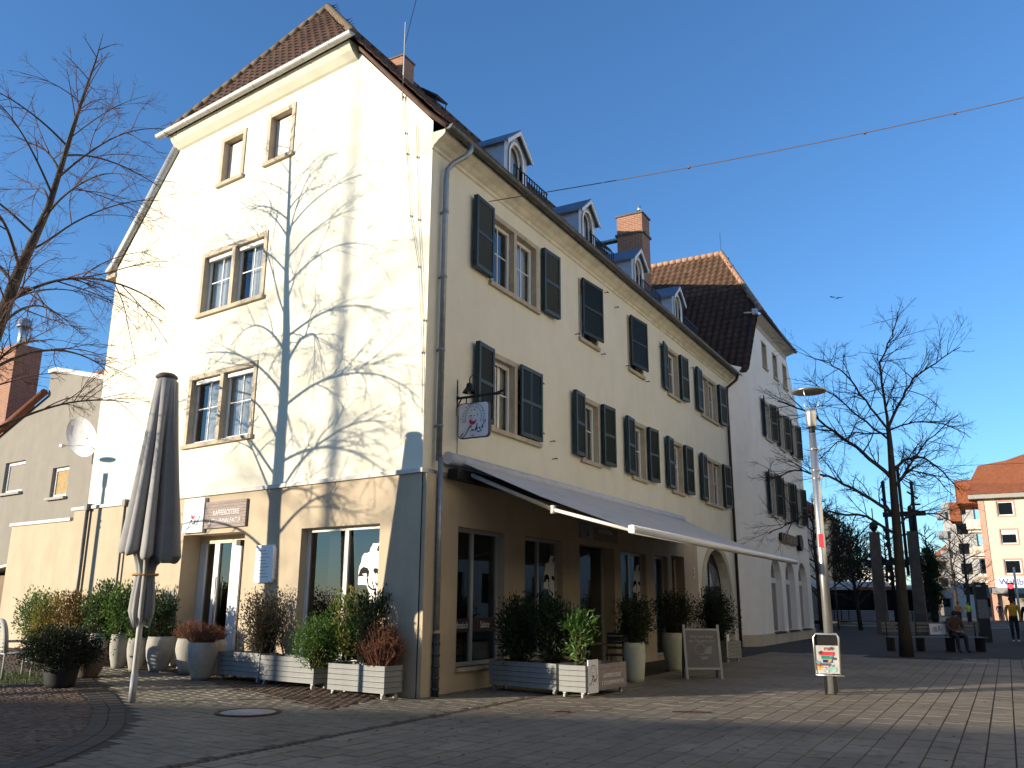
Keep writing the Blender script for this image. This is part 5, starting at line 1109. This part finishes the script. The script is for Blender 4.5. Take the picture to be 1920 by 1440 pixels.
tw.build('twig', twigr, LT, kind='stuff')
T2 = thing('lime_tree', 'second bare lime tree beyond the left edge whose soft shadow falls on the gable', 'tree', (-2.4*.99-.688*38, .3-.725*38, 0))
MB().tube([(0, 0, 0), (.1, 0, 5), (.2, .1, 10), (.4, .2, 15), (.5, .3, 19.5)], [.26, .2, .13, .08, .02], 10).build('trunk', barkm, T2)
tw = MB(); zz = 8.0
while zz < 19.2:
    az += 2.4; L = 3.8 if zz < 14 else max(.6, 4*(19.8-zz)/5.8); q = [MB(), tw]; el = R(40)
    branch(q, Vector((.38*zz/15, .19*zz/15, zz)), Vector((math.cos(az)*math.cos(el), math.sin(az)*math.cos(el), math.sin(el))), L, (.035 if zz < 15 else .018), 0, dict(cfgL, gens=2))
    q[0].build('limb', barkm, T2); zz += .55
tw.build('twig', twigr, T2, kind='stuff')
RT = thing('plane_tree', 'bare spreading tree standing in the plaza before the bench', 'tree', (5.70, 17.17, 0))
hr = Vector((.873, .487, 0)); dp_ = Vector((-.487, .873, 0))
def RTp(a, z, dpt=0): return hr*a+dp_*dpt+Vector((0, 0, z))
tr_ = [RTp(0, 0), RTp(.02, 1.0), RTp(.05, 2.05), RTp(.10, 3.8), RTp(.14, 5.64), RTp(.16, 6.4), RTp(.16, 7.0)]
MB().tube(tr_, [.21, .17, .155, .135, .105, .085, .07], 12).build('trunk', barkf, RT)
tw = MB(); cfgR = dict(seg=(.3, .16, .1, .08), wob=(.04, .07, .12, .12), grav=(.0, -.01, .0, .0), gens=3, kids=(3, 6.5, 7.0), perlen=True, up=(.3, .2, .1), lr=(.42, .45, .4), rr=.5)
for (a0, z0, path, r) in ((.16, 7.0, [(.0, 8.2), (-.15, 9.0), (.2, 9.7), (.35, 10.5)], .06), (.16, 7.0, [(.7, 7.8), (1.3, 8.7), (2.2, 9.3), (3.2, 9.9)], .065), (.15, 6.9, [(-.6, 7.8), (-1.2, 8.6), (-1.8, 8.9), (-2.6, 9.1)], .05), (.15, 6.6, [(-.8, 7.3), (-1.6, 8.0), (-2.5, 8.5)], .045), (.15, 6.9, [(.9, 7.1), (1.7, 7.0), (2.3, 6.5)], .035), (.15, 6.8, [(-.9, 6.8), (-1.8, 6.3), (-2.3, 5.9)], .035),
        (.13, 5.4, [(-.7, 6.2), (-1.5, 6.9), (-2.4, 7.6), (-3.2, 7.9)], .085), (.14, 5.5, [(.7, 6.0), (1.5, 6.15), (2.3, 5.7), (2.9, 5.2)], .07), (.12, 5.0, [(.6, 5.7), (1.2, 6.5), (2.2, 7.3)], .05), (.12, 4.9, [(.5, 5.4), (1.0, 5.7), (1.9, 5.6), (2.6, 5.0)], .05), (.1, 4.2, [(-.8, 4.9), (-1.7, 5.5), (-2.7, 5.7), (-3.6, 5.4)], .075), (.1, 3.6, [(-.7, 4.2), (-1.7, 4.35), (-2.8, 4.1), (-3.5, 3.7)], .06), (.1, 3.9, [(.8, 4.3), (1.7, 4.3), (2.7, 3.8)], .05)):
    q = [MB(), tw]; dpt = 0; slope = rnd.uniform(-.6, .6); pts = [RTp(a0, z0)]
    for i, (a, z) in enumerate(path): dpt = slope*(i+1)*.6; pts.append(RTp(a, z, dpt))
    fine = []
    for i in range(len(pts)-1):
        for k in range(4): fine.append(pts[i].lerp(pts[i+1], k/4)+Vector((rnd.gauss(0, .02), rnd.gauss(0, .02), rnd.gauss(0, .02))))
    fine.append(pts[-1]); nf = len(fine); rad = [r*.72*(1-.85*i/nf)+.004 for i in range(nf)]
    q[0].tube(fine, rad, 7, cap=False)
    for i in range(2, nf-1):
        for _ in range(2):
            dd = (fine[i+1]-fine[i]).normalized(); nd = dd*.6+Vector((rnd.gauss(0, .6), rnd.gauss(0, .6), rnd.gauss(.12, .5))); branch(q, fine[i], nd, rnd.uniform(.5, 1.5), rad[i]*.42+.003, 1, cfgR)
    q[0].build('limb', barkf, RT)
tw.build('twig', twigf, RT, kind='stuff')
def far_tree(label, loc, h, spread, seed, mt=twigf, kids=(3, 4, 0)):
    t = thing('bare_tree', label, 'tree', loc, seed, 'bare trees behind the plaza'); MB().tube([(0, 0, 0), (.1, .1, h*.35), (.1, .2, h*.62), (.2, .2, h*.95)], [h*.022, h*.017, h*.011, .01], 8).build('trunk', barkf, t)
    tw = MB(); q = MB(); az_ = seed
    for i in range(26):
        z = h*(.22+.72*i/26); az_ += 2.4; L = spread*(1.1-.75*i/26); el = R(30+15*rnd.random())
        branch([q, tw], Vector((.1, .12, z)), Vector((math.cos(az_)*math.cos(el), math.sin(az_)*math.cos(el), math.sin(el))), L, .05, 0, dict(seg=(.4, .3, .25), wob=(.05, .09, .12), grav=(-.01, -.01, -.01), gens=2, kids=kids, perlen=False, up=(.2, .1, 0), lr=(.5, .5, .4), rr=.5))
    q.build('limb', barkf, t); tw.build('twig', mt, t, kind='stuff'); return t
far_tree('bare tree behind the street lamp beyond the white house', (-1.2, 43, 0), 8.0, 3.2, 1, kids=(9, 8, 0)); far_tree('low bare tree left of the plaza pillars', (.6, 45.5, 0), 6.5, 3.0, 2, kids=(9, 8, 0)); far_tree('dense bare tree over the bus roof', (-4.2, 66, 0), 10, 4.2, 3, kids=(9, 8, 0)); far_tree('slim bare tree before the far balconies', (2.9, 72, 0), 8.5, 2.6, 4, twigr, kids=(8, 7, 0)); far_tree('bare tree far behind the bus stop', (-1.5, 80, 0), 9, 4.0, 5, kids=(8, 7, 0))
eg = shrub('evergreen_tree', 'dark narrow evergreen behind the right plaza pillar', 'tree', (4.3, 52, 0), .62, .62, 5.4, 6500, .16, drk, z0=.3, clumps=150)
shrub('evergreen_tree', 'broad dark evergreen mass behind the lamp post', 'tree', (-3.3, 64, 0), 2.6, 1.6, 7.4, 9000, .26, drk, z0=1.0, clumps=160)

# ================================================================ PLAZA FURNITURE
conc = mat('weathered_pillar_stone', (.10, .085, .068), .9, .2, 3, .4, 20, dirt=.3)
gt = thing('plaza_gantry', 'dark iron sculpture frame on two tall stone pillars in the plaza', 'sculpture', (3.6, 38.5, 0))
for x in (-.93, .93):
    q = MB(); q.add([(x-.3, -.3, 0), (x+.3, -.3, 0), (x+.3, .3, 0), (x-.3, .3, 0), (x-.24, -.24, 5.3), (x+.24, -.24, 5.3), (x+.24, .24, 5.3), (x-.24, .24, 5.3)], [(0,1,5,4),(1,2,6,5),(2,3,7,6),(3,0,4,7),(4,5,6,7)]); p_ = q.build('pillar', conc, gt)
    if x < 0: MB().lathe([(0, 5.85), (.14, 5.82), (.22, 5.65), (.22, 5.55), (.12, 5.4), (.05, 5.3)], 14, (x, 0, 0)).build('ball', black, p_); MB().tube([(x, 0, 5.8), (x, 0, 6.6)], .03, 6).build('spike', black, p_)
q = MB(); q.box(-1.5, 1.4, -.12, .12, 3.55, 3.85); q.build('lower_beam', black, gt)
q = MB(); q.box(-.4, 1.7, -.1, .1, 6.1, 6.35); q.build('upper_beam', black, gt)
for (x, z0, z1, r) in ((-.25, .2, 7.9, .09), (.55, 3.0, 8.6, .08), (1.15, 3.0, 7.8, .08), (.95, 4.8, 6.5, .12)):
    q = MB(); q.tube([(x, 0, z0), (x, 0, z1)], r, 8); q.lathe([(0, .2), (.13, .05), (0, -.1)], 8, (x, 0, z1)); q.build('mast', black, gt)
q = MB()
for k in range(14):
    x = -1.5+k*.22; q.lathe([(0, .13), (.12, .03), (.12, -.03), (0, -.13)], 8, (x, -.1, 3.70+.18*(-1)**k))
for z in (4.2, 4.6, 5.0, 2.9, 2.5): q.lathe([(0, .15), (.14, 0), (0, -.15)], 8, (-1.25+.3*rnd.random(), 0, z-.9)); q.lathe([(0, .15), (.14, 0), (0, -.15)], 8, (-.35, 0, z+.4))
for (a, b) in (((-.4, 7.1), (.0, 6.4)), ((1.0, 6.7), (1.5, 6.7)), ((.4, 5.1), (.9, 5.2)), ((.9, 7.4), (1.4, 7.0))): q.tube([(a[0], 0, a[1]), (b[0], 0, b[1])], .05, 6)
q.build('boss', black, gt)
be = thing('plaza_bench', 'long metal bench with backrest behind the plaza tree', 'bench', (6.25, 21.2, 0), R(29))
bm = mat('bench_grille', (.16, .155, .15), .5, .15, 6, metal=.4)
for k in range(6): MB().box(-1.65, 1.65, -.28+k*.085, -.215+k*.085, .45, .475).build('seat_slat', bm, be)
for z in (.62, .74, .86): MB().box(-1.65, 1.65, .26, .29, z, z+.08).build('back_slat', bm, be)
for x in (-1.5, -.5, .5, 1.5): MB().box(x-.03, x+.03, -.25, .3, 0, .45).build('leg', black, be); MB().box(x-.02, x+.02, .25, .27, .45, .94).build('back_post', black, be)
MB().box(-.22, .32, -.02, .0, .55, .90).build('notice_board', mat('white_enamel', ()), None, (6.3, 21.32, 0), R(29), label='small white scribbled board leaning on the bench back', cat='board')
q = MB(); q.box(-.10, .02, -.03, -.021, .62, .80); q.box(.06, .14, -.03, -.021, .66, .84)
for k in range(4): q.tube([(-.16+.1*k, -.025, .62), (-.10+.1*k, -.025, .78), (-.06+.1*k, -.025, .66)], .008, 4)
q.build('scribble', mat('grey_print', ()), bpy.data.objects['notice_board'])
st = thing('info_stele', 'tall dark information stele with a pale map panel', 'information stele', (7.55, 30.4, 0), R(28))
MB().box(-.24, .24, -.08, .08, 0, 2.46).build('body', mat('anthracite_panel', (.035, .036, .04), .35, .1, spec=.5), st); MB().box(-.22, .22, -.09, -.081, .98, 1.75).build('map_panel', mat('pale_map', (.20, .22, .21), .4, .25, 9), st); MB().box(-.18, .02, -.09, -.081, 2.28, 2.34).build('heading', printw, st)
# bus
bus = thing('city_bus', 'white and grey city bus with dark windows stopped behind the plaza', 'bus', (-1.9, 57.2, .02))
bw_, bh = 2.5, 3.0; bx0, bx1 = -6.2, 6.2
busw = mat('bus_white', (.60, .61, .62), .3, .03, spec=.5); busg = mat('bus_grey', (.20, .20, .20), .35, .05, spec=.5); busk = mat('bus_black', (.004, .004, .005), .7, .05, spec=.05)
MB().box(bx0, bx1, -bw_/2, bw_/2, .32, 1.12).build('lower_body', busg, bus, bevel=.06); MB().box(bx0, bx1, -bw_/2+.02, bw_/2-.02, 1.12, 2.52).build('window_band', busk, bus, bevel=.06); MB().box(bx0, bx1, -bw_/2, bw_/2, 2.52, 2.85).build('roof_edge', busw, bus, bevel=.1); MB().box(-5.5, 3.0, -1.0, 1.0, 2.85, 3.12).build('roof_unit', busw, bus, bevel=.08)
MB().box(-2.4, -.9, -bw_/2-.01, -bw_/2+.05, .4, 2.5).build('grey_panel', busg, bus)
for (a, b) in ((-5.9, -4.6), (-4.4, -2.6), (-.7, .4), (.55, 1.9), (2.05, 3.3), (3.45, 4.4)): MB().quad((a, -bw_/2+.012, 1.3), (b, -bw_/2+.012, 1.3), (b, -bw_/2+.012, 2.35), (a, -bw_/2+.012, 2.35)).build('side_window', mat('bus_glass', (.006, .007, .009), .2, spec=.15), bus)
for (a, b) in ((-.7, .35), (4.5, 5.5)):
    q = MB(); q.box(a, a+.05, -bw_/2-.015, -bw_/2+.03, .4, 2.45); q.box(b-.05, b, -bw_/2-.015, -bw_/2+.03, .4, 2.45); q.box((a+b)/2-.03, (a+b)/2+.03, -bw_/2-.015, -bw_/2+.03, .4, 2.45); q.build('door', busk, bus)
MB().box(2.0, 3.4, -bw_/2-.012, -bw_/2+.02, .45, 1.1).build('side_advert', mat('grey_advert', (.30, .30, .31), .4, .3, 5), bus); MB().box(1.1, 3.6, -bw_/2-.016, -bw_/2+.02, 2.56, 2.74).build('destination_panel', mat('bus_orange', (.35, .10, .03), .5), bus)
for x in (-3.6, 3.9):
    for y in (-bw_/2+.14, bw_/2-.14):
        t_ = MB().tube([(x, y-.13, .48), (x, y+.13, .48)], .48, 20).build('wheel', black, bus); MB().tube([(x, y-.14, .48), (x, y+.14, .48)], .26, 14).build('hub', steel, t_)
MB().box(6.18, 6.24, -1.1, 1.1, 1.15, 2.45).build('windscreen', mat('bus_glass', ()), bus); MB().tube([(6.25, -1.15, 2.4), (6.5, -1.25, 2.3), (6.5, -1.3, 1.9)], .04, 6).build('mirror', busk, bus)
for (x, lb) in ((-1.5, 'left'), (3.0, 'right')):
    t = thing('signpost', 'thin grey post standing in the plaza, %s one' % lb, 'post', (x+(.9 if x < 0 else -.3), 45, 0)); MB().tube([(0, 0, 0), (0, 0, 4.4)], .05, 8).build('pole', conc, t); MB().box(-.12, .12, -.03, .03, 3.0, 3.4).build('clamp_box', black, t)
# far white building, far balconied house, election office house
fb = thing('far_white_hall', 'low brightly sunlit white hall behind the bus', 'building', (-7.0, 118, 0)); MB().box(-2.6, 2.6, 0, 12, 0, 6.2).build('wall', white_r, fb); MB().box(-2.8, 2.8, -.3, 12.3, 6.2, 6.5).build('roof_edge', mat('dark_roof_edge', (.08, .08, .08), .8), fb)
for k in range(3): MB().box(-2+k*1.6, -1.0+k*1.6, -.05, .05, 3.2, 4.4).build('window', mat('bus_glass', (.006, .007, .009), .2, spec=.15), fb)
fd = thing('far_dark_house', 'shaded dark house beyond the end of the white house', 'building', (-9.5, 58, 0)); MB().box(-6, 6.0, 0, 10, 0, 8.5).build('wall', grey_r, fd); q = MB(); q.prism([(-6.4, 8.4), (6.4, 8.4), (0, 13)], -.4, 10.4); q.build('roof', tiler, fd)
for k in range(4):
    for z in (1.2, 4.2): MB().box(-5+k*2.8, -3.8+k*2.8, -.06, .05, z+.3, z+2).build('window', mat('bus_glass', ()), fd)
wh = thing('election_office_house', 'cream apartment house with orange roof and Wahlbüro sign', 'building', (7.0, 95, 0))
peach = mat('peach_render', (.72, .58, .42), .9, .03, 1.5, dirt=.06); pinkr = mat('pink_trim', (.52, .30, .22), .85, .06, 3)
wins = [(x, x+1.55, z, z+1.5) for x in (1.75, 5.2, 8.6) for z in (4.75, 7.9, 10.9)]
MB().holed([(0, 3.4), (14, 3.4), (14, 13.0), (0, 13.0)], [rect(*w) for w in wins], 0, .15).build('front_wall', peach, wh)
MB().quad((0, 0, 0), (0, 14, 0), (0, 14, 13), (0, 0, 13)).build('side_wall', peach, wh)
for i, (a, b, c, d) in enumerate(wins):
    q = MB(); q.holed(rect(a-.14, b+.14, c-.14, d+.14), [rect(a, b, c, d)], -.03, .06); w_ = q.build('window', pinkr, wh); q = MB(); q.holed(rect(a, b, c, d), [rect(a+.12, b-.12, c+.12, d-.12)], .08, .04); q.build('frame', wood_w, w_)
    MB().quad((a, .13, c), (b, .13, c), (b, .13, d), (a, .13, d)).build('pane', mat('bus_glass', ()), w_); 
    if i % 3 == 1: MB().box(a+.12, b-.12, .08, .12, d-.5, d-.1).build('blind', wood_w, w_)
MB().box(-.03, .55, -.06, -.01, 3.4, 13.0).build('corner_strip', pinkr, wh); MB().box(-.9, 15, -.9, .0, 12.75, 13.25).build('eave', mat('grey_eave', (.34, .32, .28), .8), wh)
q = MB(); q.add([(-1, -1, 13.2), (15, -1, 13.2), (15, 7, 21.5), (3.2, 3.3, 17.3), (.4, 3.3, 16.9), (-.6, 1.2, 14.8)], [(0,1,2,3,4,5)]); q.add([(-1, -1, 13.2), (-1, 14, 13.2), (.4, 12, 16.9), (.4, 3.3, 16.9), (-.6, 1.2, 14.8)], [(0,1,2,3,4)]); q.add([(3.2, 3.3, 17.3), (15, 7, 21.5), (15, 14, 18), (3.2, 14, 17.3)], [(0,1,2,3)]); q.build('roof', tileo, wh)
q = MB(); q.box(-2.3, .3, 6, 14, 13.0, 15.7); q.build('rear_roof', tileo, wh); MB().box(-3.4, -2.2, 12, 16, 11.5, 13.8).build('rear_roof', tileo, wh)
MB().box(.3, 14, -1.6, 0, 2.75, 3.3).build('marquee', mat('grey_marquee', (.28, .27, .24), .8), wh); MB().box(0, 14, .4, .5, 0, 2.8).build('shop_glass', mat('shop_beige', (.34, .30, .26), .6, .3, .8), wh)
for x in (.2, 1.4, 4.6): MB().box(x, x+.5, -.05, .4, 0, 2.8).build('shop_pier', pinkr, wh)
MB().box(.75, 6.4, -.12, -.03, 3.45, 4.45).build('sign_panel', signw, wh); text('lettering', 'Wahlbüro', .95, mat('blue_print', (.04, .09, .35), .6), wh, UP(2.75, -.14, 3.92), .01, sx=.88)
for k, z in enumerate((3.9, 6.9, 9.9)):
    for y in (4.0, 9.0):
        b = MB().box(-1.5, 0, y, y+3.2, z, z+.15).build('balcony', white_r, wh); MB().box(-1.5, -1.44, y, y+3.2, z+.15, z+1.05).build('railing', mat('pale_railing', (.55, .50, .42), .7), b); MB().box(-1.44, 0, y, y+.06, z+.15, z+1.05).build('railing', mat('pale_railing', ()), b)
    MB().box(-.05, -.01, 5, 6.4, z+.2, z+2.3).build('balcony_door', mat('red_brown_door', (.20, .07, .04), .7), wh)
fh = thing('far_balcony_block', 'tall white apartment block with balconies beyond the orange roof', 'building', (1.2, 128, 0)); MB().box(.6, 4.6, 0, 12, 0, 16.0).build('wall', mat('far_grey_render', (.42, .40, .37), .9, .05), fh)
for k in range(5):
    MB().box(-.2, 1.0, -.4, 3, 2.5+k*2.8, 3.5+k*2.8).build('balcony', mat('grey_balcony', (.28, .28, .28), .8), fh); MB().box(2.2, 3.6, -.05, .05, 3+k*2.8, 4.5+k*2.8).build('window', mat('bus_glass', ()), fh)
# traffic light
tl = thing('traffic_light', 'traffic light showing red at the right edge', 'traffic light', (9.05, 44.5, 0)); MB().tube([(0, 0, 0), (0, 0, 3.6)], .06, 8).build('pole', alw, tl); hd = MB().box(-.42, -.12, -.12, .12, 1.75, 2.75).build('head', black, tl)
MB().disc((-.27, -.125, 2.55), .13, (0, -1, 0)).build('red_lens', emit('lit_red', (1, .04, .05), 2.5), hd); MB().disc((-.27, -.125, 2.25), .12, (0, -1, 0)).build('amber_lens', mat('unlit_lens', (.03, .02, .01), .3), hd); MB().disc((-.27, -.125, 1.95), .12, (0, -1, 0)).build('green_lens', mat('unlit_lens', ()), hd)

# ================================================================ PEOPLE
def person(label, loc, rz, J, cols, name='person', hair=(.02, .015, .012), scale=1.0, hat=None):
    """J: dict of joints. One skinned surface, coloured by region; hair as its child"""
    t = thing(name, label, 'person', loc, rz)
    keys = list(J.keys()); V = [Vector(J[k][:3])*scale for k in keys]; rad = [J[k][3]*scale for k in keys]; par = {k: J[k][4] for k in keys}
    ed = [(keys.index(par[k]), i) for i, k in enumerate(keys) if par[k]]
    me = bpy.data.meshes.new('body'); me.from_pydata(V, ed, []); o = bpy.data.objects.new('tmp', me); COL.objects.link(o)
    o.modifiers.new('s', 'SKIN'); sv = me.skin_vertices[0].data
    for i, r in enumerate(rad): sv[i].radius = (r, r*J[keys[i]][5] if len(J[keys[i]]) > 5 else r); sv[i].use_root = (i == 0)
    s = o.modifiers.new('d', 'SUBSURF'); s.levels = 2; s.render_levels = 2
    dg = bpy.context.evaluated_depsgraph_get(); dg.update(); bm_ = bpy.data.meshes.new_from_object(o.evaluated_get(dg)); bpy.data.objects.remove(o)
    skin, top, legs, shoe = cols
    for nm, c in (('skin', skin), ('top', top), ('legs', legs), ('shoe', shoe)): bm_.materials.append(mat('%s_%.2f_%.2f_%.2f' % (nm, *c), c, .8, .12, 12))
    reg = {k: (0 if k in ('head', 'chin', 'crown', 'handL', 'handR', 'fingL', 'fingR', 'nose') else 3 if k.startswith('foot') or k.startswith('toe') else 2 if k[:3] in ('hip', 'kne', 'ank') or k == 'pelvis' else 1) for k in keys}
    for p in bm_.polygons:
        c = p.center; i = min(range(len(V)), key=lambda i: (V[i]-c).length-rad[i]*.6); p.material_index = reg[keys[i]]; p.use_smooth = True
    obj('body', bm_, t)
    hp = Vector(J['head'][:3])*scale; hc = Vector(J['crown'][:3])*scale; ax = (hc-hp).normalized(); q = MB(); r0 = .098*scale
    q.lathe([(.0, r0*1.22), (r0*.6, r0*1.05), (r0*.95, r0*.55), (r0*1.06, r0*.1), (r0*1.0, -r0*.35), (r0*.86, -r0*.5)], 14); h_ = q.build('hair', mat('hair_%.2f_%.2f' % hair[:2], hair, .7), t); h_.location = hp+ax*.03+Vector((0, .025*scale, 0)); h_.rotation_euler = ax.to_track_quat('Z', 'Y').to_euler()
    return t
def standing(stride=.12, arm=.1, lean=0):
    return dict(pelvis=(0, 0, .95, .14, None, .75), waist=(0, -.01+lean, 1.10, .135, 'pelvis', .75), chest=(0, -.01+lean*2, 1.32, .165, 'waist', .68), neck=(0, lean*2, 1.50, .06, 'chest'), chin=(0, -.015+lean*2, 1.57, .065, 'neck'), head=(0, -.02+lean*2, 1.66, .09, 'chin', 1.15), crown=(0, -.01+lean*2, 1.74, .07, 'head'),
        shL=(-.19, lean*2, 1.43, .075, 'chest'), elL=(-.25, .03+arm*.3, 1.16, .055, 'shL'), handL0=(-.24, -.05-arm, .93, .038, 'elL'), handL=(-.24, -.07-arm, .86, .036, 'handL0'), fingL=(-.235, -.08-arm, .78, .022, 'handL'),
        shR=(.19, lean*2, 1.43, .075, 'chest'), elR=(.25, .03-arm*.3, 1.16, .055, 'shR'), handR0=(.24, -.05+arm, .93, .038, 'elR'), handR=(.24, -.05+arm, .86, .036, 'handR0'), fingR=(.235, -.06+arm, .78, .022, 'handR'),
        hipL=(-.095, 0, .88, .10, 'pelvis'), kneeL=(-.10, -stride*.7-.03, .49, .07, 'hipL'), ankL=(-.10, -stride, .10, .045, 'kneeL'), footL=(-.10, -stride-.04, .045, .045, 'ankL'), toeL=(-.11, -stride-.17, .035, .035, 'footL'),
        hipR=(.095, 0, .88, .10, 'pelvis'), kneeR=(.10, stride*.4-.03, .49, .07, 'hipR'), ankR=(.10, stride, .10, .045, 'kneeR'), footR=(.10, stride-.04, .045, .045, 'ankR'), toeR=(.11, stride-.17, .035, .035, 'footR'))
sk = (.42, .25, .17); skd = (.10, .055, .035)
person('person in yellow and black jacket walking with dark trousers and white shoes', (8.66, 31.87, 0), R(5), standing(.10, .08), (skd, (.70, .36, .03), (.018, .02, .03), (.55, .55, .55)), scale=1.05)
person('person in dark coat half cut off by the right edge', (9.25, 32.1, 0), R(-10), standing(.08), (sk, (.03, .03, .03), (.02, .022, .03), (.02, .02, .02)))
person('distant person in dark jacket leaning by the election office', (7.75, 92.5, 0), R(10), standing(.06), (sk, (.03, .02, .025), (.05, .05, .06), (.05, .04, .04)))
person('distant person in orange jacket beyond the bench', (5.1, 66.5, 0), R(0), standing(.1), (sk, (.60, .19, .03), (.03, .03, .04), (.03, .03, .03)))
person('distant person in yellow high-visibility vest beyond the bench', (5.75, 67.5, 0), R(20), standing(.05), (sk, (.45, .55, .06), (.03, .03, .04), (.03, .03, .03)))
sit = dict(pelvis=(0, .08, .56, .14, None, .85), waist=(0, .08, .72, .14, 'pelvis', .8), chest=(0, .03, .94, .17, 'waist', .72), neck=(0, -.04, 1.10, .06, 'chest'), chin=(0, -.09, 1.14, .065, 'neck'), head=(0, -.14, 1.20, .09, 'chin', 1.15), crown=(0, -.16, 1.28, .07, 'head'),
    shL=(-.19, .0, 1.04, .078, 'chest'), elL=(-.27, -.06, .78, .06, 'shL'), handL0=(-.12, -.28, .66, .04, 'elL'), handL=(-.07, -.33, .66, .036, 'handL0'), fingL=(-.03, -.37, .67, .022, 'handL'),
    shR=(.19, .0, 1.04, .078, 'chest'), elR=(.27, -.06, .78, .06, 'shR'), handR0=(.12, -.28, .66, .04, 'elR'), handR=(.07, -.33, .66, .036, 'handR0'), fingR=(.03, -.37, .67, .022, 'handR'),
    hipL=(-.10, .02, .53, .105, 'pelvis'), kneeL=(-.14, -.40, .52, .075, 'hipL'), ankL=(-.14, -.42, .10, .048, 'kneeL'), footL=(-.14, -.46, .05, .045, 'ankL'), toeL=(-.15, -.60, .04, .035, 'footL'),
    hipR=(.10, .02, .53, .105, 'pelvis'), kneeR=(.14, -.40, .52, .075, 'hipR'), ankR=(.14, -.42, .10, .048, 'kneeR'), footR=(.14, -.46, .05, .045, 'ankR'), toeR=(.15, -.60, .04, .035, 'footR'))
person('person in brown jacket sitting bent forward on the plaza bench', (6.86, 21.35, 0), R(29), sit, (sk, (.085, .055, .04), (.022, .022, .026), (.03, .03, .03)))

# ================================================================ HOUSES OUTSIDE THE PICTURE THAT LIGHT AND SHADE IT
def block(name, label, loc, rz, Lx, Ly, H, m, rows=3, cols=8, roofm=None, shop=False):
    t = thing(name, label, 'building', loc, rz); ws_ = []
    for i in range(cols):
        for j in range(rows): u = -Lx/2+(i+.3)*Lx/cols; ws_.append((u, u+Lx/cols*.4, 1+j*(H-1)/rows+.5, 1+j*(H-1)/rows+2.1))
    MB().holed(rect(-Lx/2, Lx/2, 0, H), [rect(*w) for w in ws_], -Ly/2, .2).build('front_wall', m, t)
    q = MB(); q.quad((-Lx/2, Ly/2, 0), (Lx/2, Ly/2, 0), (Lx/2, Ly/2, H), (-Lx/2, Ly/2, H)); q.quad((-Lx/2, -Ly/2, 0), (-Lx/2, Ly/2, 0), (-Lx/2, Ly/2, H), (-Lx/2, -Ly/2, H)); q.quad((Lx/2, -Ly/2, 0), (Lx/2, Ly/2, 0), (Lx/2, Ly/2, H), (Lx/2, -Ly/2, H)); q.build('side_wall', m, t)
    MB().box(-Lx/2-.1, Lx/2+.1, -Ly/2-.1, Ly/2+.1, H, H+.15).build('roof', roofm or zinc, t)
    if shop: MB().box(-Lx/2, Lx/2, -Ly/2-.06, -Ly/2-.01, 0, 3.3).build('bounce_cut_band', mat('dark_bounce_cut', (.035, .033, .03), .25, .4, .7, spec=.5), t)  # unseen dark band, added to cut light bounced in under the awning
    for (a, b, c, d) in ws_: MB().quad((a, -Ly/2+.18, c), (b, -Ly/2+.18, c), (b, -Ly/2+.18, d), (a, -Ly/2+.18, d)).build('window', mat('bus_glass', ()), t)
    return t
block('street_house', 'pale shop house across the street, beyond the right edge', (19.5, -1, 0), R(-90), 40, 11, 13.5, mat('pale_yellow_render', (.82, .74, .58), .9, .03), 4, 14, shop=True)
k_ = 44.0; su = Vector((math.sin(SUN_AZ), math.cos(SUN_AZ), 0)); Aq = Vector((.78, -1.59, 0))-su*k_; ed_ = Vector((7.6, 2.53, 0)).normalized()
cc = Aq+ed_*14+Vector((ed_.y, -ed_.x, 0))*5.05
block('row_house', 'long row house behind the camera that shades the foreground', tuple(cc), math.atan2(ed_.y, ed_.x), 60, 10, k_*math.tan(SUN_EL)-.16, white_r, 2, 18)
block('street_house', 'tall pale house farther up the street, beyond the right edge', (21.5, 47, 0), R(-90), 54, 10, 17.0, mat('pale_yellow_render', ()), 5, 18)
block('street_house', 'unseen house added behind the camera to cut sky light', (5, -34, 0), R(180), 26, 10, 13.0, grey_r, 4, 9)  # added out of view to block sky light reaching the ground

far_tree('bare tree right of the evergreen before the grey block', (5.2, 84, 0), 9, 3.2, 6, twigr, kids=(8, 7, 0)); far_tree('bare tree at the far end of the street', (3.6, 98, 0), 10, 4.0, 7, twigf, kids=(8, 7, 0))
ms = thing('far_street_house', 'shaded grey-brown house closing the street behind the walkers', 'building', (3.4, 140, 0)); MB().box(-4, 4, 0, 10, 0, 9).build('wall', mat('far_brown_render', (.22, .19, .16), .9, .1), ms); q = MB(); q.prism([(-4.3, 9), (4.3, 9), (0, 12.5)], -.3, 10.3); q.build('roof', tiler, ms)
for k in range(4):
    for z in (1, 4, 6.6): MB().box(-3.5+k*1.9, -2.5+k*1.9, -.06, .05, z+.3, z+1.6).build('window', mat('bus_glass', ()), ms)

block('added_shade_house', 'unseen house added behind the white gable house to shade the bus', (-18, 43, 0), R(0), 24, 13, 13.0, grey_r, 4, 8)  # hidden house, added only to put the bus in shade
